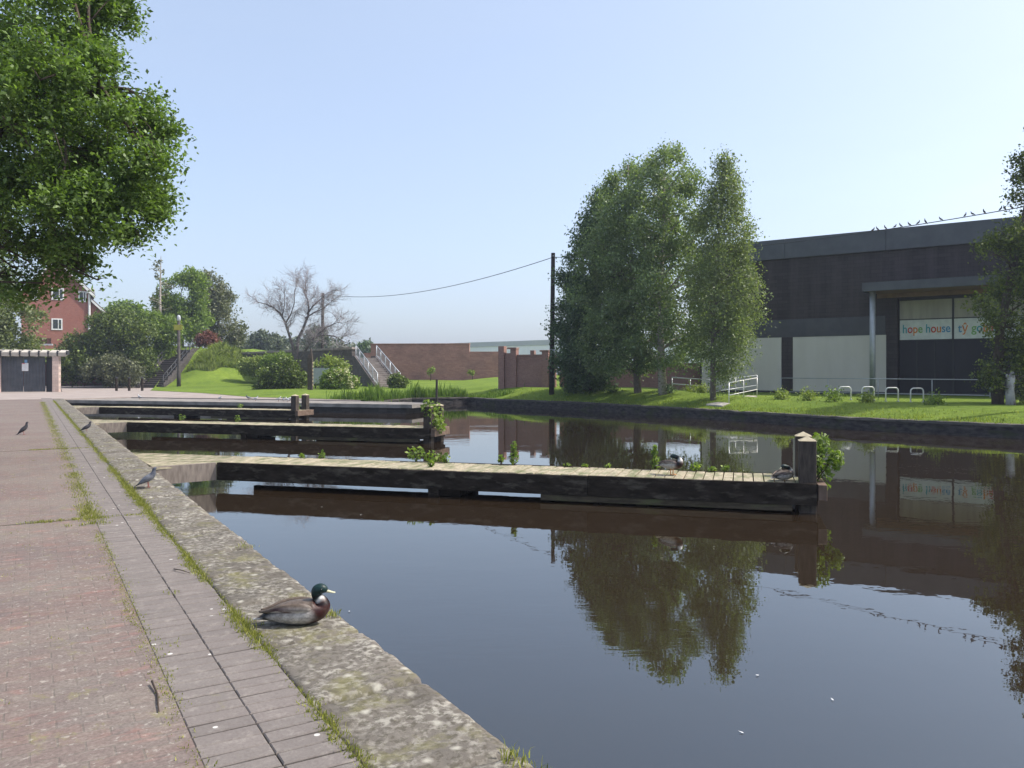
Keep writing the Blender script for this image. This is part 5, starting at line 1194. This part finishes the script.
def drake(label, loc, rz, pose='rest', scale=1.0, legs=0, group='mallard drakes by the water'):
    t = thing('mallard_duck', label, 'duck', loc, rz, group); z = legs
    body = [(-.285, 0, .040 + z, .010, .004, WH, WH, WH), (-.25, 0, .048 + z, .030, .010, BR, WH, WH), (-.215, 0, .056 + z, .042, .022, BK, BK, WH), (-.17, 0, .066 + z, .060, .040, BK, GR, BK), (-.11, 0, .074 + z, .080, .060, BR, GR, LG), (-.04, 0, .078 + z, .094, .073, BR, LG, LG),
            (.03, 0, .080 + z, .097, .077, BR, LG, GR), (.075, 0, .084 + z, .090, .075, BR, GR, CH_), (.115, 0, .092 + z, .078, .068, CH_, CH_, CH_)]
    if pose == 'rest': neck = [(.143, 0, .115 + z, .058, .052, CH_, CH_, CH_), (.140, 0, .143 + z, .042, .038, CH_, CH_, CH_), (.126, 0, .160 + z, .034, .034, WH, WH, WH), (.114, 0, .172 + z, .032, .032, GN, GN, GN), (.106, 0, .192 + z, .031, .033, GN, GN, GN), (.113, 0, .213 + z, .034, .036, GN, GN, GN), (.136, 0, .223 + z, .034, .033, GN, GN, GN), (.158, 0, .217 + z, .027, .025, GN, GN, GN), (.171, 0, .210 + z, .014, .013, GN, GN, GN), (.176, 0, .208 + z, .008, .006, BK, BK, BK)]
    else: neck = [(.140, .0, .120 + z, .056, .050, CH_, CH_, CH_), (.138, .005, .152 + z, .040, .038, WH, WH, WH), (.110, .01, .185 + z, .033, .034, GN, GN, GN), (.060, .014, .205 + z, .031, .032, GN, GN, GN), (.015, .018, .212 + z, .034, .034, GN, GN, GN), (-.015, .02, .204 + z, .028, .027, GN, GN, GN), (-.035, .021, .196 + z, .012, .012, BK, BK, BK)]
    loft('body', body + neck, SHEEN, t, 20)
    bl = [(.167, 0, .208 + z, .012, .010), (.184, 0, .204 + z, .012, .008), (.204, 0, .199 + z, .013, .0055), (.219, 0, .197 + z, .011, .0035), (.225, 0, .197 + z, .004, .002)] if pose == 'rest' else [(-.026, .02, .200 + z, .011, .009), (-.05, .022, .190 + z, .012, .006), (-.07, .024, .178 + z, .010, .004)]
    yb = (.55, .52, .28); loft('bill', [b + (yb, yb, yb) for b in bl], YB, t, 10)
    for s in (-1, 1):
        e = (.142, s * .0315, .227 + z) if pose == 'rest' else (.008, .018 + s * .031, .222 + z); ball('eye', e, .0055, EY, t)
        W1_, W2_, SP = (.17, .14, .12), (.29, .255, .225), (.07, .035, .04)
        wing = [(.085, s * .070, 0.106 + z, 0.006, 0.0108, W1_, GR, LG), (.06, s * .080, 0.120 + z, 0.016, 0.0245, W1_, W2_, LG), (.0, s * .084, 0.124 + z, 0.018, 0.0302, BR, W2_, LG), (-.07, s * .076, 0.122 + z, 0.018, 0.0274, BR, (.25, .20, .18), SP), (-.13, s * .060, 0.116 + z, 0.016, 0.0202, BR, SP, WH), (-.19, s * .040, 0.098 + z, 0.012, 0.0144, BR, BR, BK), (-.245, s * .022, 0.092 + z, 0.006, 0.0054, BR, BR, BK)]
        loft('wing', wing, M['feather'], t, 12)
        if legs:
            g = MB(); g.tube([(-.0, s * .04, .06 + z * .6), (-.005, s * .042, .012)], .008, 6); g.add([(-.02, s * .042, .006), (.05, s * .042 - .026, .004), (.055, s * .042, .004), (.05, s * .042 + .026, .004), (0, s * .042, .016)], [(0, 1, 4), (1, 2, 4), (2, 3, 4), (3, 0, 4)]); g.build('leg', M['orange_leg'], t)
    t.scale = (scale,) * 3; return t
p = at(297, 623.5, 4.93)
drake('mallard drake resting on the kerb with a green head and yellow bill', (p.x + .015, p.y, -.004), R(5), 'rest', .97)
q = jp(j1, jx(j1, 672, .5), .5, .002); drake('mallard drake standing on the jetty and preening over its back', q, R(-38), 'preen', 1.0, .085)
q = jp(j1, jx(j1, 784, .36), .36, .002); drake('mallard drake sitting hunched against the jetty end post', q, R(28), 'preen', .95, 0)

def small_bird(name, label, cat, loc, rz, cols, L=.32, group=None, tilt=0.0, upright=0.0, legs=.045):
    t = thing(name, label, cat, loc, rz, group); k = L / .32; B_, Hd, Tl, Bl = cols; sl = upright
    def P(x, z): return (x * math.cos(sl) - z * math.sin(sl) * .3, 0, z + x * math.sin(sl))
    S_ = [(-.16, .005, .022, .005, Tl), (-.11, .015, .022, .010, Tl), (-.06, .03, .038, .028, B_), (0, .045, .052, .045, B_), (.05, .055, .050, .046, B_), (.085, .078, .036, .036, Hd), (.098, .104, .025, .026, Hd), (.104, .125, .021, .023, Hd), (.118, .138, .021, .020, Hd), (.134, .135, .013, .012, Hd), (.142, .131, .005, .005, Bl), (.158, .124, .003, .003, Bl)]
    z0 = legs + .02
    loft('body', [tuple(np.array(P(x, z)) * k + np.array((0, 0, z0 * k))) + (w_ * k, h * k, c, c, tuple(min(1, q * 1.15) for q in c)) for x, z, w_, h, c in S_], M['feather'], t, 10, 3)
    g = MB()
    for s in (-1, 1): g.tube([(.01 * k, s * .018 * k, (legs + .03) * k), (.02 * k, s * .02 * k, 0)], .005 * k, 5); g.tube([(.045 * k, s * .02 * k, .003), (-.005 * k, s * .02 * k, .003)], .004 * k, 4)
    g.build('legs', plain('bird_leg', (.30, .12, .10)) if 'bl' not in M else M['bl'], t); return t
M['bl'] = plain('bird_leg', (.30, .12, .10))
PC = ((.22, .23, .26), (.10, .11, .14), (.07, .07, .08), (.25, .22, .2)); DC = ((.06, .06, .07), (.045, .045, .055), (.03, .03, .035), (.1, .1, .1)); WC = ((.50, .50, .52), (.66, .66, .66), (.18, .18, .2), (.4, .3, .2))
GG = 'pigeons on the near quay'
p = at(147, 487.5, 10.75); small_bird('pigeon', 'grey pigeon standing on the kerb by the jetty root', 'pigeon', (p.x, p.y, .0), R(12), PC, .33, GG, upright=.35)
p = at(23, 434.5, 19.8); small_bird('pigeon', 'dark pigeon walking on the brick paving at far left', 'pigeon', (p.x, p.y, .0), R(30), DC, .36, GG, upright=.55)
p = at(86, 432, 20.7); small_bird('pigeon', 'dark pigeon on the grassy kerb joint, beyond the kerb pigeon', 'pigeon', (p.x, p.y, .0), R(30), DC, .34, GG, upright=.3)
WL = ['leftmost pale bird on the landing stage, far left of the others', 'pale bird alone on the landing stage, second from the left', 'pale bird left of the close pair on the landing stage', 'pale bird right of the close pair on the landing stage', 'pale bird just left of the pigeon cluster by the jetty posts', 'front pale bird of the cluster by the jetty posts', 'middle pale bird of the cluster by the jetty posts', 'rear pale bird of the cluster by the jetty posts']
for i, (px, py) in enumerate(((140, 399), (219.5, 400.5), (249, 400.0), (255, 401), (278, 401.5), (283.5, 401.9), (287.8, 402.1), (289, 401))):
    k = (px - CX) / F; Y = (CH + .06) * F / (py - HZ); p = at(px, py, Y); small_bird('quay_bird', WL[i], 'bird', (p.x, p.y, -.058), R(random.Random(i).uniform(-60, 200)), WC if i % 3 != 2 else PC, .40, 'pale birds on the landing stage')
ORD = ['first', 'second', 'third', 'fourth', 'fifth', 'sixth', 'seventh', 'eighth', 'ninth', 'tenth', 'eleventh', 'twelfth', 'thirteenth', 'fourteenth', 'fifteenth']
for i, px in enumerate((872.7, 877.8, 885.7, 894.7, 901, 909.6, 917.9, 925.7, 941.2, 965, 973, 984.4, 1000.4, 1004.8, 1011.6)):
    q = on_wire(px); small_bird('perched_bird', f'dark bird perched on the overhead wire, {ORD[i]} from the left', 'bird', q + Vector((0, 0, .012)), R((i * 47) % 90 - 45 + (180 if i % 3 else 0)), DC, .215, 'birds perched on the wire', upright=.25 + .5 * ((i * 7) % 5) / 5, legs=.02)

# ================================================================== litter on the paving and water
def stick(label, pts, r):
    p0 = Vector(pts[0]); t = thing('twig', label, 'twig', p0, 0, 'fallen twigs on the paving'); g = MB(); g.tube(pts, [r * (1 - .5 * i / (len(pts) - 1)) for i in range(len(pts))], 6); g.build('stem', M['twig'], t, world=True, smooth=True)
G0 = lambda px, py, z=.008: Vector(((px - CX) / F * (CH * F / (py - HZ)), CH * F / (py - HZ), z))
stick('curved dark twig lying on the pavers at the front', [G0(152, 685, .02), G0(154, 689, .014), G0(157.5, 696), G0(158, 706), G0(159, 713)], .006)
stick('short dark twig beside the kerb grass', [G0(174, 570), G0(181, 572, .015), G0(190, 574)], .005)
for i, (px, py, lb) in enumerate(((322, 507, 'white fleck floating left of the dark jetty reflection'), (361, 515, 'white fleck floating in the dark jetty reflection'), (832, 700, 'white fleck floating at lower right of the water'), (741, 733, 'white fleck floating near the bottom edge of the water'), (757, 676, 'white fleck floating below the birch reflection'), (349, 612, 'white fleck floating beside the resting drake'))):
    Y = (CH - WATER) * F / (py - HZ); p = at(px, py, Y); t = thing('floating_feather', lb, 'feather', (p.x, p.y, WATER + .004), R(i * 50), 'white flecks on the water'); g = MB()
    g.add([(-.018, 0, 0), (-.005, -.006, .002), (.015, 0, .006), (-.005, .006, .002), (-.003, 0, .005)], [(0, 1, 4), (1, 2, 4), (2, 3, 4), (3, 0, 4)]); g.build('vane', M['white'], t)
